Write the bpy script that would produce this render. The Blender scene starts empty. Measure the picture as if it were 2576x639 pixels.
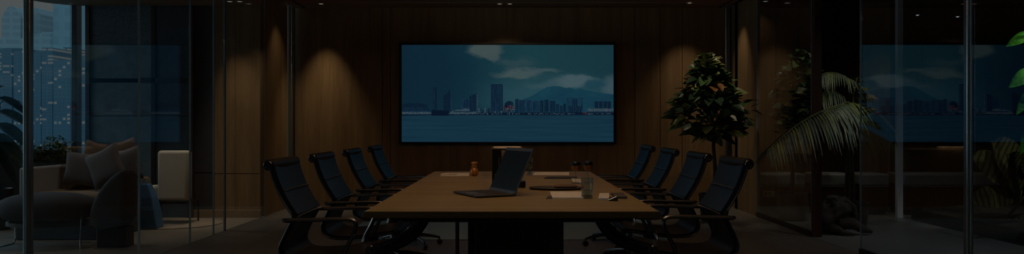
import bpy, bmesh, math, random
from mathutils import Vector, Matrix, Euler
R = random.Random(7)
PI = math.pi
sc = bpy.context.scene
col = sc.collection
F = 1800.0
CH = 1.13            # camera height

def lin(c):
    return tuple(((v/255)/12.92 if v/255 <= .04045 else ((v/255+.055)/1.055)**2.4) for v in c)
def wx(px, Y): return (px-1288)/F*Y
def wz(py, Y): return CH+(319.5-py)/F*Y

# ------------------------------------------------------------------ materials
def newmat(name):
    m = bpy.data.materials.new(name); m.use_nodes = True
    nt = m.node_tree
    for n in list(nt.nodes): nt.nodes.remove(n)
    out = nt.nodes.new('ShaderNodeOutputMaterial')
    return m, nt, out
def N(nt, t, **kw):
    n = nt.nodes.new(t)
    for k, v in kw.items():
        if k in n.inputs: n.inputs[k].default_value = v
        else: setattr(n, k, v)
    return n
def L(nt, a, b): nt.links.new(a, b)
def rgba(c): return (c[0], c[1], c[2], 1)
def ramp(nt, fac, stops):
    r = nt.nodes.new('ShaderNodeValToRGB')
    e = r.color_ramp.elements
    while len(e) < len(stops): e.new(.5)
    for i, (p, c) in enumerate(stops):
        e[i].position = p; e[i].color = rgba(c)
    L(nt, fac, r.inputs[0]); return r.outputs[0]
def plain(name, c, rough=.5, metal=0., var=.12, scale=30., bump=0., spec=.5, coat=0., stretch=(1,1,1)):
    """principled material with a slight noise variation in colour"""
    m, nt, out = newmat(name)
    tc = N(nt, 'ShaderNodeTexCoord'); mp = N(nt, 'ShaderNodeMapping')
    mp.inputs['Scale'].default_value = stretch
    L(nt, tc.outputs['Object'], mp.inputs[0])
    no = N(nt, 'ShaderNodeTexNoise', Scale=scale, Detail=3.)
    L(nt, mp.outputs[0], no.inputs['Vector'])
    co = ramp(nt, no.outputs[0], [(.3, tuple(v*(1-var) for v in c)), (.7, tuple(min(1, v*(1+var)) for v in c))])
    p = N(nt, 'ShaderNodeBsdfPrincipled', Roughness=rough, Metallic=metal)
    p.inputs['Specular IOR Level'].default_value = spec
    p.inputs['Coat Weight'].default_value = coat
    L(nt, co, p.inputs['Base Color'])
    if bump:
        b = N(nt, 'ShaderNodeBump', Strength=bump, Distance=.004)
        L(nt, no.outputs[0], b.inputs['Height']); L(nt, b.outputs[0], p.inputs['Normal'])
    L(nt, p.outputs[0], out.inputs[0]); return m
def wood(name, dark, mid, light, axis='Z', rough=.45, scale=1., plank=None, spec=.4):
    m, nt, out = newmat(name)
    tc = N(nt, 'ShaderNodeTexCoord'); mp = N(nt, 'ShaderNodeMapping')
    s = [7*scale]*3; s['XYZ'.index(axis)] = .42*scale
    mp.inputs['Scale'].default_value = s
    L(nt, tc.outputs['Object'], mp.inputs[0])
    n1 = N(nt, 'ShaderNodeTexNoise', Scale=1.3, Detail=5., Roughness=.6, Distortion=.5)
    L(nt, mp.outputs[0], n1.inputs['Vector'])
    mp2 = N(nt, 'ShaderNodeMapping'); s2 = [60*scale]*3; s2['XYZ'.index(axis)] = 1.2*scale
    mp2.inputs['Scale'].default_value = s2
    L(nt, tc.outputs['Object'], mp2.inputs[0])
    n2 = N(nt, 'ShaderNodeTexNoise', Scale=2., Detail=4.)
    L(nt, mp2.outputs[0], n2.inputs['Vector'])
    mx = N(nt, 'ShaderNodeMix', data_type='FLOAT'); mx.inputs[0].default_value = .38
    L(nt, n1.outputs[0], mx.inputs[2]); L(nt, n2.outputs[0], mx.inputs[3])
    co = ramp(nt, mx.outputs[0], [(.32, dark), (.5, mid), (.68, light)])
    p = N(nt, 'ShaderNodeBsdfPrincipled', Roughness=rough)
    p.inputs['Specular IOR Level'].default_value = spec
    if plank:
        br = N(nt, 'ShaderNodeTexBrick', Scale=1.)
        br.inputs['Color1'].default_value = (1, 1, 1, 1); br.inputs['Color2'].default_value = (.72, .72, .72, 1)
        br.inputs['Mortar'].default_value = (.25, .25, .25, 1); br.inputs['Mortar Size'].default_value = .004
        br.inputs['Brick Width'].default_value = plank[0]; br.inputs['Row Height'].default_value = plank[1]
        L(nt, tc.outputs['Object'], br.inputs['Vector'])
        mm = N(nt, 'ShaderNodeMix', data_type='RGBA', blend_type='MULTIPLY'); mm.inputs[0].default_value = 1
        L(nt, co, mm.inputs[6]); L(nt, br.outputs[0], mm.inputs[7]); co = mm.outputs[2]
    L(nt, co, p.inputs['Base Color'])
    b = N(nt, 'ShaderNodeBump', Strength=.08, Distance=.003)
    L(nt, mx.outputs[0], b.inputs['Height']); L(nt, b.outputs[0], p.inputs['Normal'])
    L(nt, p.outputs[0], out.inputs[0]); return m
def emit(name, c, strength=1., noise=None):
    m, nt, out = newmat(name)
    e = N(nt, 'ShaderNodeEmission', Strength=strength); e.inputs[0].default_value = rgba(c)
    if noise:
        tc = N(nt, 'ShaderNodeTexCoord'); mp = N(nt, 'ShaderNodeMapping')
        mp.inputs['Scale'].default_value = noise[0]
        L(nt, tc.outputs['Object'], mp.inputs[0])
        no = N(nt, 'ShaderNodeTexNoise', Scale=1., Detail=3.)
        L(nt, mp.outputs[0], no.inputs['Vector'])
        L(nt, ramp(nt, no.outputs[0], [(.35, noise[1]), (.68, c)]), e.inputs[0])
    L(nt, e.outputs[0], out.inputs[0]); return m
def pane_glass(name, ior=1.9, tint=(.972, .986, 1.), rough=.0):
    m, nt, out = newmat(name)
    g = N(nt, 'ShaderNodeNewGeometry')
    mi = N(nt, 'ShaderNodeMix', data_type='FLOAT'); mi.inputs[2].default_value = ior; mi.inputs[3].default_value = 1/ior
    L(nt, g.outputs['Backfacing'], mi.inputs[0])
    fr = N(nt, 'ShaderNodeFresnel'); L(nt, mi.outputs[0], fr.inputs[0])
    t = N(nt, 'ShaderNodeBsdfTransparent'); t.inputs[0].default_value = rgba(tint)
    gl = N(nt, 'ShaderNodeBsdfGlossy', Roughness=rough); gl.inputs[0].default_value = (.9, .95, 1, 1)
    ms = N(nt, 'ShaderNodeMixShader')
    L(nt, fr.outputs[0], ms.inputs[0]); L(nt, t.outputs[0], ms.inputs[1]); L(nt, gl.outputs[0], ms.inputs[2])
    L(nt, ms.outputs[0], out.inputs[0]); return m

M = {}
M['wall_wood'] = wood('panel_wood', (.17, .095, .042), (.24, .145, .068), (.32, .205, .10), 'Z', .5)
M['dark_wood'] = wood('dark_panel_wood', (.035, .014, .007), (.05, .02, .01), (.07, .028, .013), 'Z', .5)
M['table_wood'] = wood('table_wood', (.175, .125, .052), (.25, .188, .084), (.32, .25, .118), 'X', .45, .9, spec=.3)
M['floor_wood'] = wood('floor_wood', (.10, .096, .09), (.14, .135, .125), (.18, .172, .16), 'Y', .36, .7)
M['ceiling'] = wood('ceiling_wood', (.30, .17, .10), (.36, .21, .125), (.42, .25, .15), 'X', .6)
M['black'] = plain('black_gap', (.006, .006, .006), .6)
M['bezel'] = plain('black_bezel', (.008, .008, .009), .3)
M['wall_blue'] = plain('blue_grey_wall', (.13, .21, .26), .55, var=.2, scale=9)
M['wall_blue_rough'] = plain('rough_blue_wall', (.11, .17, .21), .85, var=.4, scale=60, bump=.6)
M['wall_navy'] = plain('navy_wall', (.035, .06, .085), .5, var=.2, scale=9)
M['wall_dark'] = plain('dark_wall', (.02, .024, .032), .5)
M['steel'] = plain('brushed_steel', (.42, .47, .5), .28, 1., var=.1, stretch=(1, 1, .05), scale=80)
M['dark_steel'] = plain('dark_steel', (.09, .10, .11), .35, 1.)
M['chrome'] = plain('chrome', (.62, .64, .66), .16, 1., var=.03)
M['arm_metal'] = plain('smoked_chrome', (.22, .235, .25), .24, 1., var=.03)
M['leather'] = plain('black_leather', (.004, .0045, .006), .4, var=.2, scale=120, bump=.15, spec=.5)
M['mesh_blue'] = plain('dark_blue_sling', (.0035, .008, .019), .42, var=.2, scale=160, bump=.2, spec=.6)
M['frame_black'] = plain('black_frame_metal', (.03, .035, .042), .3, .8)
M['glass'] = pane_glass('partition_glass', 1.75)
M['glass_left'] = pane_glass('lounge_glass', 1.42)
M['window_glass'] = pane_glass('window_glass', 1.3)
M['vessel_glass'] = pane_glass('vessel_glass', 1.6, (.86, .92, .94))
M['glass_edge'] = plain('glass_edge', (.25, .45, .55), .2, 0., spec=.9)
M['floor_grey'] = plain('grey_stone_floor', (.17, .175, .17), .42, var=.08, scale=2)
M['floor_tan'] = plain('tan_stone_floor', (.21, .18, .14), .45, var=.08, scale=2)
M['rug'] = plain('grey_rug', (.25, .38, .44), .95, var=.15, scale=150, bump=.4)
M['tan_rug'] = plain('tan_rug', (.27, .21, .15), .95, var=.12, scale=120, bump=.4)
M['cream'] = plain('cream_fabric', (.5, .45, .36), .85, var=.06, scale=90, bump=.15)
M['sofa_grey'] = plain('sofa_light_fabric', (.34, .34, .34), .9, var=.06, scale=90, bump=.15)
M['sofa_brown'] = plain('sofa_brown_fabric', (.14, .09, .06), .85, var=.08, scale=90, bump=.15)
M['dark_fabric'] = plain('charcoal_fabric', (.045, .05, .058), .85, var=.1, scale=110, bump=.2)
M['cushion'] = plain('grey_cushion_fabric', (.11, .105, .11), .85, var=.1, scale=110, bump=.2)
M['blue'] = plain('blue_leather', (.05, .15, .30), .4, var=.1)
M['tan'] = plain('tan_leather', (.38, .20, .07), .5)
M['pot'] = plain('dark_ceramic', (.02, .022, .024), .35)
M['soil'] = plain('dark_soil', (.03, .022, .016), .95, var=.5, scale=40, bump=.8)
M['bark'] = plain('dark_bark', (.035, .024, .016), .9, var=.4, scale=25, bump=.6, stretch=(1, 1, .2))
M['leaf_dark'] = plain('leaf_dark', (.018, .042, .018), .38, var=.3, scale=14)
M['leaf_mid'] = plain('leaf_mid', (.05, .10, .03), .4, var=.3, scale=14)
M['leaf_light'] = plain('leaf_light', (.22, .26, .08), .42, var=.3, scale=14)
M['leaf_white'] = plain('leaf_cream', (.38, .38, .30), .45, var=.2, scale=14)
M['leaf_orange'] = plain('leaf_orange', (.20, .075, .025), .45, var=.3, scale=14)
M['leaf_bright'] = plain('leaf_bright', (.09, .36, .03), .4, var=.45, scale=30)
M['leaf_blue'] = plain('glossy_leaf', (.03, .07, .06), .28, var=.3, scale=10)
M['frond'] = plain('palm_frond', (.13, .16, .10), .45, var=.35, scale=20)
M['stripe_a'] = plain('leaf_stripe_olive', (.10, .095, .035), .5, var=.2)
M['stripe_b'] = plain('leaf_stripe_dark', (.03, .03, .014), .5, var=.2)
M['hedge_a'] = plain('hedge_leaf', (.11, .15, .04), .5, var=.3)
M['hedge_b'] = plain('hedge_leaf_light', (.28, .30, .09), .5, var=.3)
M['paper'] = plain('white_paper', (.62, .63, .62), .8, var=.02)
M['silver'] = plain('silver_tray_metal', (.5, .5, .5), .3, .9)
M['amber'] = plain('amber_glass', (.42, .17, .025), .15, var=.25, scale=60, spec=.8)
M['amber_dark'] = plain('dark_amber_glass', (.20, .085, .025), .15, var=.25, scale=60, spec=.8)
M['gold'] = plain('gold_trim', (.6, .33, .08), .35, .9)
M['laptop'] = plain('dark_laptop_metal', (.045, .047, .05), .45, .4)
M['laptop_grey'] = plain('laptop_hinge_grey', (.12, .14, .18), .4, .5)
M['laptop_screen'] = plain('laptop_glass', (.008, .018, .03), .25, spec=.7)
M['keys'] = plain('laptop_keys', (.02, .02, .022), .5)
M['mat'] = plain('dark_mat', (.02, .018, .017), .55)
M['berry'] = plain('dried_flower', (.35, .10, .06), .6, var=.5, scale=80)
M['rock'] = plain('weathered_rock', (.05, .042, .034), .95, var=.6, scale=9, bump=1.)
M['stone'] = plain('slate_stone', (.06, .055, .05), .8, var=.4, scale=7, bump=.5)
M['bench'] = plain('bench_grey_leather', (.24, .25, .25), .45, var=.1)
M['white_plastic'] = plain('white_plastic', (.5, .5, .48), .4)
M['pale_wall'] = plain('pale_column', (.72, .76, .8), .6, var=.05, scale=5)
M['lamp_warm'] = emit('lamp_glow_warm', (1, .85, .62), .35)
M['lamp_cool'] = emit('lamp_glow_cool', (.85, .95, 1), .35)

# ------------------------------------------------------------------ mesh builder
class MB:
    def __init__(s): s.v = []; s.f = []; s.mi = []; s.mats = []
    def _m(s, mat):
        if mat not in s.mats: s.mats.append(mat)
        return s.mats.index(mat)
    def add(s, vs, fs, mat=None, T=None):
        b = len(s.v); k = s._m(mat) if mat else 0
        s.v += [tuple(T @ Vector(v)) if T else tuple(v) for v in vs]
        for f in fs: s.f.append([b+i for i in f]); s.mi.append(k)
        return s
    def box(s, x0, x1, y0, y1, z0, z1, mat=None, T=None):
        v = [(x, y, z) for z in (z0, z1) for y in (y0, y1) for x in (x0, x1)]
        return s.add(v, [(0, 2, 3, 1), (4, 5, 7, 6), (0, 1, 5, 4), (2, 6, 7, 3), (0, 4, 6, 2), (1, 3, 7, 5)], mat, T)
    def prism(s, poly, y0, y1, mat=None, T=None, axis='Y'):
        n = len(poly)
        if axis == 'Y': v = [(a, y0, b) for a, b in poly]+[(a, y1, b) for a, b in poly]
        else: v = [(a, b, y0) for a, b in poly]+[(a, b, y1) for a, b in poly]
        f = [tuple(range(n)), tuple(range(2*n-1, n-1, -1))]+[(i, i+n, (i+1) % n+n, (i+1) % n) for i in range(n)]
        return s.add(v, f, mat, T)
    def tube(s, pts, r, mat=None, seg=8, flat=1., T=None, up=None):
        pts = [Vector(p) for p in pts]; n = len(pts)
        rs = r if isinstance(r, (list, tuple)) else [r]*n
        vs = []; prev = None
        for i, p in enumerate(pts):
            d = (pts[min(i+1, n-1)]-pts[max(i-1, 0)]).normalized()
            if prev is None:
                u = Vector(up) if up else (Vector((0, 0, 1)) if abs(d.z) < .9 else Vector((0, 1, 0)))
            else: u = prev
            a = (u-d*u.dot(d)).normalized(); prev = a; b = d.cross(a)
            for k in range(seg):
                t = 2*PI*k/seg
                vs.append(p+a*math.cos(t)*rs[i]+b*math.sin(t)*rs[i]*flat)
        fs = [(i*seg+k, i*seg+(k+1) % seg, (i+1)*seg+(k+1) % seg, (i+1)*seg+k) for i in range(n-1) for k in range(seg)]
        fs += [tuple(range(seg-1, -1, -1)), tuple((n-1)*seg+k for k in range(seg))]
        return s.add(vs, fs, mat, T)
    def lathe(s, prof, mat=None, seg=24, T=None, c=(0, 0, 0), cap=True):
        vs = [(c[0]+r*math.cos(2*PI*k/seg), c[1]+r*math.sin(2*PI*k/seg), c[2]+z) for r, z in prof for k in range(seg)]
        n = len(prof)
        fs = [(i*seg+k, i*seg+(k+1) % seg, (i+1)*seg+(k+1) % seg, (i+1)*seg+k) for i in range(n-1) for k in range(seg)]
        if cap: fs += [tuple(range(seg-1, -1, -1)), tuple((n-1)*seg+k for k in range(seg))]
        return s.add(vs, fs, mat, T)
    def ell(s, rx, ry, rz, mat=None, e=2., c=(0, 0, 0), T=None, nu=20, nv=12, e2=None):
        e2 = e2 or e
        def sp(a, k): return math.copysign(abs(a)**(2/k), a)
        vs = []
        for i in range(nv+1):
            ph = -PI/2+PI*i/nv
            for k in range(nu):
                th = 2*PI*k/nu
                vs.append((c[0]+rx*sp(math.cos(ph), e2)*sp(math.cos(th), e), c[1]+ry*sp(math.cos(ph), e2)*sp(math.sin(th), e), c[2]+rz*sp(math.sin(ph), e2)))
        fs = [(i*nu+k, i*nu+(k+1) % nu, (i+1)*nu+(k+1) % nu, (i+1)*nu+k) for i in range(nv) for k in range(nu)]
        return s.add(vs, fs, mat, T)
    def leaf(s, base, d, length, width, mat, droop=.3, fold=.18, n=5, nrm=None, point=1.3):
        d = Vector(d).normalized()
        up = Vector(nrm) if nrm else Vector((0, 0, 1))
        side = d.cross(up)
        if side.length < .05: side = d.cross(Vector((1, 0, 0)))
        side.normalize(); nn = side.cross(d).normalized()
        vs = []; p = Vector(base)
        for i in range(n+1):
            t = i/n
            w = width*.5*(math.sin(PI*min(1, t**.8*.97+.03))**(1/point)) if 0 < i < n else width*.03
            c = p+d*length*t-Vector((0, 0, 1))*droop*length*t*t
            vs += [c-side*w+nn*fold*w*1.6, c, c+side*w+nn*fold*w*1.6]
        fs = []
        for i in range(n):
            a = i*3; b = a+3
            fs += [(a, a+1, b+1, b), (a+1, a+2, b+2, b+1)]
        return s.add(vs, fs, mat)
    def build(s, name, mat=None, parent=None, smooth=True, bevel=0., seg=2, loc=None, angle=40, sub=0):
        me = bpy.data.meshes.new(name); me.from_pydata(s.v, [], s.f)
        if mat: me.materials.append(mat)
        else:
            for m in s.mats: me.materials.append(m)
            me.polygons.foreach_set('material_index', s.mi)
        bm = bmesh.new(); bm.from_mesh(me); bmesh.ops.remove_doubles(bm, verts=bm.verts, dist=1e-6) if sub else None
        bmesh.ops.recalc_face_normals(bm, faces=bm.faces) if not getattr(s, 'norecalc', False) else None
        bm.to_mesh(me); bm.free()
        if smooth:
            me.polygons.foreach_set('use_smooth', [True]*len(me.polygons)); me.set_sharp_from_angle(angle=math.radians(angle))
        me.update()
        o = bpy.data.objects.new(name, me); col.objects.link(o)
        if loc: o.location = loc
        if parent: o.parent = parent
        if bevel:
            b = o.modifiers.new('bevel', 'BEVEL'); b.width = bevel; b.segments = seg; b.limit_method = 'ANGLE'
        if sub:
            b = o.modifiers.new('sub', 'SUBSURF'); b.levels = sub; b.render_levels = sub
        return o
def tag(o, label=None, cat=None, group=None, kind=None):
    if label: o['label'] = label
    if cat: o['category'] = cat
    if group: o['group'] = group
    if kind: o['kind'] = kind
    return o
def thing(name, label, cat, loc=(0, 0, 0), rz=0., group=None):
    o = bpy.data.objects.new(name, None); col.objects.link(o); o.empty_display_size = .1
    o.location = loc; o.rotation_euler = (0, 0, rz)
    return tag(o, label, cat, group)
def copy_tree(o, parent=None):
    c = o.copy(); col.objects.link(c)
    if parent: c.parent = parent
    for ch in list(o.children): copy_tree(ch, c)
    return c
def struct(name, mb, mat=None, bevel=0., parent=None, smooth=False):
    o = mb.build(name, mat, parent, smooth=smooth, bevel=bevel)
    if not parent: o['kind'] = 'structure'
    return o
def spot(name, loc, target, power, color, size=60, blend=1., rad=.04):
    l = bpy.data.lights.new(name, 'SPOT'); l.energy = power; l.color = color
    l.spot_size = math.radians(size); l.spot_blend = blend; l.shadow_soft_size = rad
    o = bpy.data.objects.new(name, l); col.objects.link(o); o.location = loc
    o.rotation_euler = (Vector(target)-Vector(loc)).to_track_quat('-Z', 'Y').to_euler()
    return o
WARM = (1, .82, .56)

# ------------------------------------------------------------------ the room
XL, XR, YB, H = -3.13, 3.10, 10.2, 2.83
YW = 8.95      # lounge back wall
YR = 9.8       # side room back wall
HL = 2.645     # lounge ceiling

struct('floor', MB().box(XL, XR, -1.5, YB, -.12, 0), M['floor_wood'])
struct('floor.001', MB().box(-9, XL, -1.5, YW, -.12, 0), M['floor_tan'])
struct('floor.002', MB().box(XR, 9, -1.5, YR, -.12, 0), M['floor_grey'])

# ceiling with its dark slots
c = MB()
ys = [(-1.5, 9.70), (9.78, YB)]
for y0, y1 in ys:
    c.box(-2.93, 2.93, y0, y1, H, H+.14, M['ceiling'])
c.box(-2.93, -2.62, 9.70, 9.78, H, H+.14, M['ceiling']); c.box(2.62, 2.93, 9.70, 9.78, H, H+.14, M['ceiling'])
c.box(XL+.05, -2.99, -1.5, YB, H, H+.14, M['ceiling']); c.box(2.99, XR-.05, -1.5, YB, H, H+.14, M['ceiling'])
c.box(XL-.06, XR+.06, -1.5, YB, H+.14, H+.2, M['black'])
struct('ceiling', c)
# lounge ceiling: a soffit whose edge curves away from the window
pl = [(-5.30, YW), (XL, YW), (XL, -1.5), (-9, -1.5), (-9, 5.5), (-6.6, 7.3)]
for i in range(9):
    t = i/8
    pl.append((-5.78+.48*(1-math.cos(t*PI/2))**1.0, 8.34+.61*math.sin(t*PI/2)))
struct('ceiling.001', MB().prism(pl, HL, HL+.3, axis='Z'), M['ceiling'])
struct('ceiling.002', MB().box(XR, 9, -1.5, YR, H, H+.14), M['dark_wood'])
struct('ceiling.003', MB().box(-9, -5.2, 5.0, YW+.1, 3.5, 3.6), M['wall_dark'])

# back wall in wood panels with dark joints and a recess
w = MB()
w.box(XL-.1, XR+.1, YB+.03, YB+.2, 0, H+.14, M['black'])
seams = [XL-.05, wx(962, YB), wx(982, YB), wx(1597, YB), wx(1661, YB), wx(1716, YB), XR+.05]
for i in range(len(seams)-1):
    a, b = seams[i], seams[i+1]
    w.box(a+.004, b-.004, YB, YB+.05, 0, H, M['wall_wood'])
struct('wall_back', w)
# short solid wood walls between the glass and the back wall
w = MB(); w.box(XL-.14, XL, 9.05, 9.45, 0, H+.14, M['wall_wood']); w.box(XL-.14, XL, 9.455, 9.98, 0, H+.14, M['wall_wood'])
struct('wall_left', w)
w = MB(); w.box(XR, XR+.045, 9.07, 10.08, 0, H+.14, M['wall_wood'])
struct('wall_right', w)
struct('wall_rear', MB().box(-9, 9, -1.62, -1.5, 0, 3.5), M['wall_dark'])
struct('wall_far_left', MB().box(-9.12, -9, -1.5, YW, 0, .55), M['wall_dark'])
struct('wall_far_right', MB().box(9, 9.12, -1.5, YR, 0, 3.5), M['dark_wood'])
# metal corner posts
def post(n, x, y, z1, r, mat, z0=0):
    m = MB(); m.box(x-r, x+r, y-r, y+r, z0, z1, mat)
    return struct('trim_%d' % n, m, bevel=.006)
post(1, XL+.02, 10.04, H, .03, M['steel']); post(2, XL+.02, 10.14, H, .03, M['dark_steel'])
post(3, XR-.05, 10.17, H, .022, M['steel']); post(4, XR-.02, 10.11, H, .022, M['dark_steel'])

# lounge back wall
w = MB()
x = [wx(p, YW) for p in (-300, 228, 382, 392, 478, 490, 540, 592, 660)]
zb = .10
w.box(-5.28, -3.2, YW+.04, YW+.16, 0, 3.5, M['black'])
z290, z200, z205, z113 = wz(291, YW), wz(196, YW), wz(208, YW), wz(113, YW)
for (a, b) in ((x[1], x[2]-.003), (x[3], x[4])):
    wm = M['wall_blue'] if a == x[1] else M['wall_navy']
    w.box(a, b, YW, YW+.05, z205, z113, wm); w.box(a, b, YW-.01, YW+.05, z113+.003, HL, M['wall_blue_rough'] if a == x[1] else wm)  # rough wall surface; its darker tone marks where the screen reflection stops
    w.box(a, b, YW, YW+.05, z290, z200-.006, wm); w.box(a, b, YW, YW+.05, .0, z290-.01, wm)
w.box(x[4], x[5], YW-.06, YW+.05, 0, HL, M['black'])
w.box(x[5], x[6], YW, YW+.05, wz(433, YW), HL, M['wall_dark']); w.box(x[5], x[6], YW, YW+.05, 0, wz(436, YW), M['wall_dark'])
w.box(x[2], x[3], YW-.02, YW+.05, 0, HL, M['black']); w.box(x[2]-.15, x[4], YW-.02, YW+.05, z200, z205+.0, M['black'])
for a, b in ((x[6], x[7]), (x[7], XL-.02)):
    w.box(a+.002, b-.002, YW, YW+.05, wz(436, YW), HL, M['wall_wood']); w.box(a+.002, b-.002, YW, YW+.05, 0, wz(438, YW), M['wall_wood'])
struct('wall_left_back', w)
struct('baseboard_left', MB().box(x[4], XL-.0, YW-.03, YW, 0, .095), M['wall_wood'], bevel=.004)

# lounge window
win = MB()
win.box(-9, -5.24, YW, YW+.1, 0, .62, M['wall_dark'])
for px0, px1 in ((183, 195), (217, 228), (-150, -138)):
    win.box(wx(px0, YW), wx(px1, YW), YW-.03, YW+.09, .62, 3.5, M['dark_steel'])
win.box(-9, -5.24, YW-.05, YW+.1, .62, .68, M['black'])
wf = struct('window_1', win, bevel=.004)
MB().box(-9, -5.28, YW+.02, YW+.032, .68, 3.5).build('pane', M['window_glass'], wf, smooth=False)

# glass partitions: pane edges of pale glass
def pane(n, x, y0, y1, z1, e0=True, e1=True, rail=True):
    t = .012
    o = struct('window_%d' % n, MB().box(x-t/2, x+t/2, y0+.004, y1-.004, .05 if rail else .0, z1), M['glass'] if x > 0 else M['glass_left'])
    if rail: MB().box(x-.02, x+.02, y0, y1, 0, .05).build('bottom_rail', M['bezel'], o, smooth=False, bevel=.004)
    MB().box(x-.025, x+.025, y0, y1, z1, z1+.03).build('top_rail', M['bezel'], o, smooth=False)
    for f, y in ((e0, y0), (e1, y1)):
        if f: MB().box(x-.0065, x+.0065, y-.003, y+.003, .05 if rail else 0, z1).build('edge', M['glass_edge'], o, smooth=False)
    return o
HP = H-.03
pane(2, XL, -1.5, 4.60, HP); pane(3, XL, 4.66, 6.00, HP); pane(4, XL, 6.01, 6.95, HP, rail=False); pane(5, XL, 6.96, 7.50, HP, rail=False)
pane(6, XL, 7.51, 7.78, HP, rail=False); pane(7, XL, 7.81, 9.04, HP, rail=False)
pane(8, XR, -1.5, 4.83, HP); pane(9, XR, 4.89, 6.36, HP); pane(10, XR, 7.40, 9.05, HP)
post(5, XL, 4.63, H, .022, M['steel']); post(6, XR, 4.86, H, .022, M['steel'])
m = MB(); m.tube([(XL, 7.795, .0), (XL, 7.795, H)], .011, M['dark_steel']); struct('trim_7', m, smooth=True)
m = MB(); m.box(XR-.005, XR+.075, 7.33, 7.40, 0, H, M['dark_wood']); struct('trim_8', m, bevel=.004)

# side room back wall: dark panels
w = MB()
w.box(XR, 9, YR+.03, YR+.15, 0, H+.14, M['black'])
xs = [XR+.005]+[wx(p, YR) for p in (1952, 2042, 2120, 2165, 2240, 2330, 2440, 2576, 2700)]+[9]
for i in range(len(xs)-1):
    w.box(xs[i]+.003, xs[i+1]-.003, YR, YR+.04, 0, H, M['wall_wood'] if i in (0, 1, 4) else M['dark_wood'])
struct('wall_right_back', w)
# pale column and low plinth
m = MB(); m.box(4.78, 4.85, 8.87, 8.93, 0, H, M['pale_wall']); struct('trim_9', m, bevel=.004)

# ------------------------------------------------------------------ downlights and lamps
def downlight(label, x, y, z, mat, power, size, target=None, color=WARM, rad=.03, group=None):
    t = thing('downlight', label, 'ceiling light', (x, y, z), group=group)
    MB().lathe([(.028, -.001), (.046, -.001), (.048, -.006), (.040, -.008), (.030, -.004), (.028, -.001)], seg=20, cap=False).build('trim_ring', M['white_plastic'], t)
    MB().lathe([(.029, -.0035), (.012, -.006)], seg=20).build('lens', mat, t)
    if power:
        l = spot('lamp', (0, 0, -.012), target and (target[0]-x, target[1]-y, target[2]-z) or (0, 0, -2), power, color, size, 1., rad)
        l.parent = t
    return t
downlight('ceiling downlight above the bright patch on the wood wall left of the screen', -2.63, 9.855, H, M['lamp_warm'], 46, 60, (-2.66, 9.98, 0))
downlight('ceiling downlight above the leafy tree at the right end of the wood wall', 2.43, 9.79, H, M['lamp_warm'], 26, 74, (2.5, 9.95, 0))
downlight('left one of the pair of ceiling downlights above the wall screen', -.17, 9.86, H, M['lamp_warm'], 6, 84)
downlight('right one of the pair of ceiling downlights above the wall screen', -.03, 9.86, H, M['lamp_warm'], 6, 84)
downlight('left one of two downlights in the lounge ceiling by the glass wall', -3.40, 8.62, HL, M['lamp_warm'], 30, 54, (-3.45, 8.78, 0))
downlight('right one of two downlights in the lounge ceiling by the glass wall', -3.28, 8.62, HL, M['lamp_warm'], 8, 54, (-3.3, 8.5, 0))
downlight('left one of two ceiling downlights beyond the right glass wall', 3.26, 9.62, H, M['lamp_cool'], .8, 90)
downlight('right one of two ceiling downlights beyond the right glass wall', 3.42, 9.66, H, M['lamp_cool'], .8, 90)
# downlights over the table (out of the frame, part of the ceiling)
for i, yy in enumerate((3.1, 4.0, 5.0, 6.1)):
    downlight('warm downlight in the ceiling above the table', -.25+.15*(i % 2)*2, yy, H, M['lamp_warm'], 3.8 if i < 2 else 2.6, 62, (0, yy, 0), (1, .78, .48), .05, 'downlights over the table')

sc.render.film_transparent = False
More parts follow.
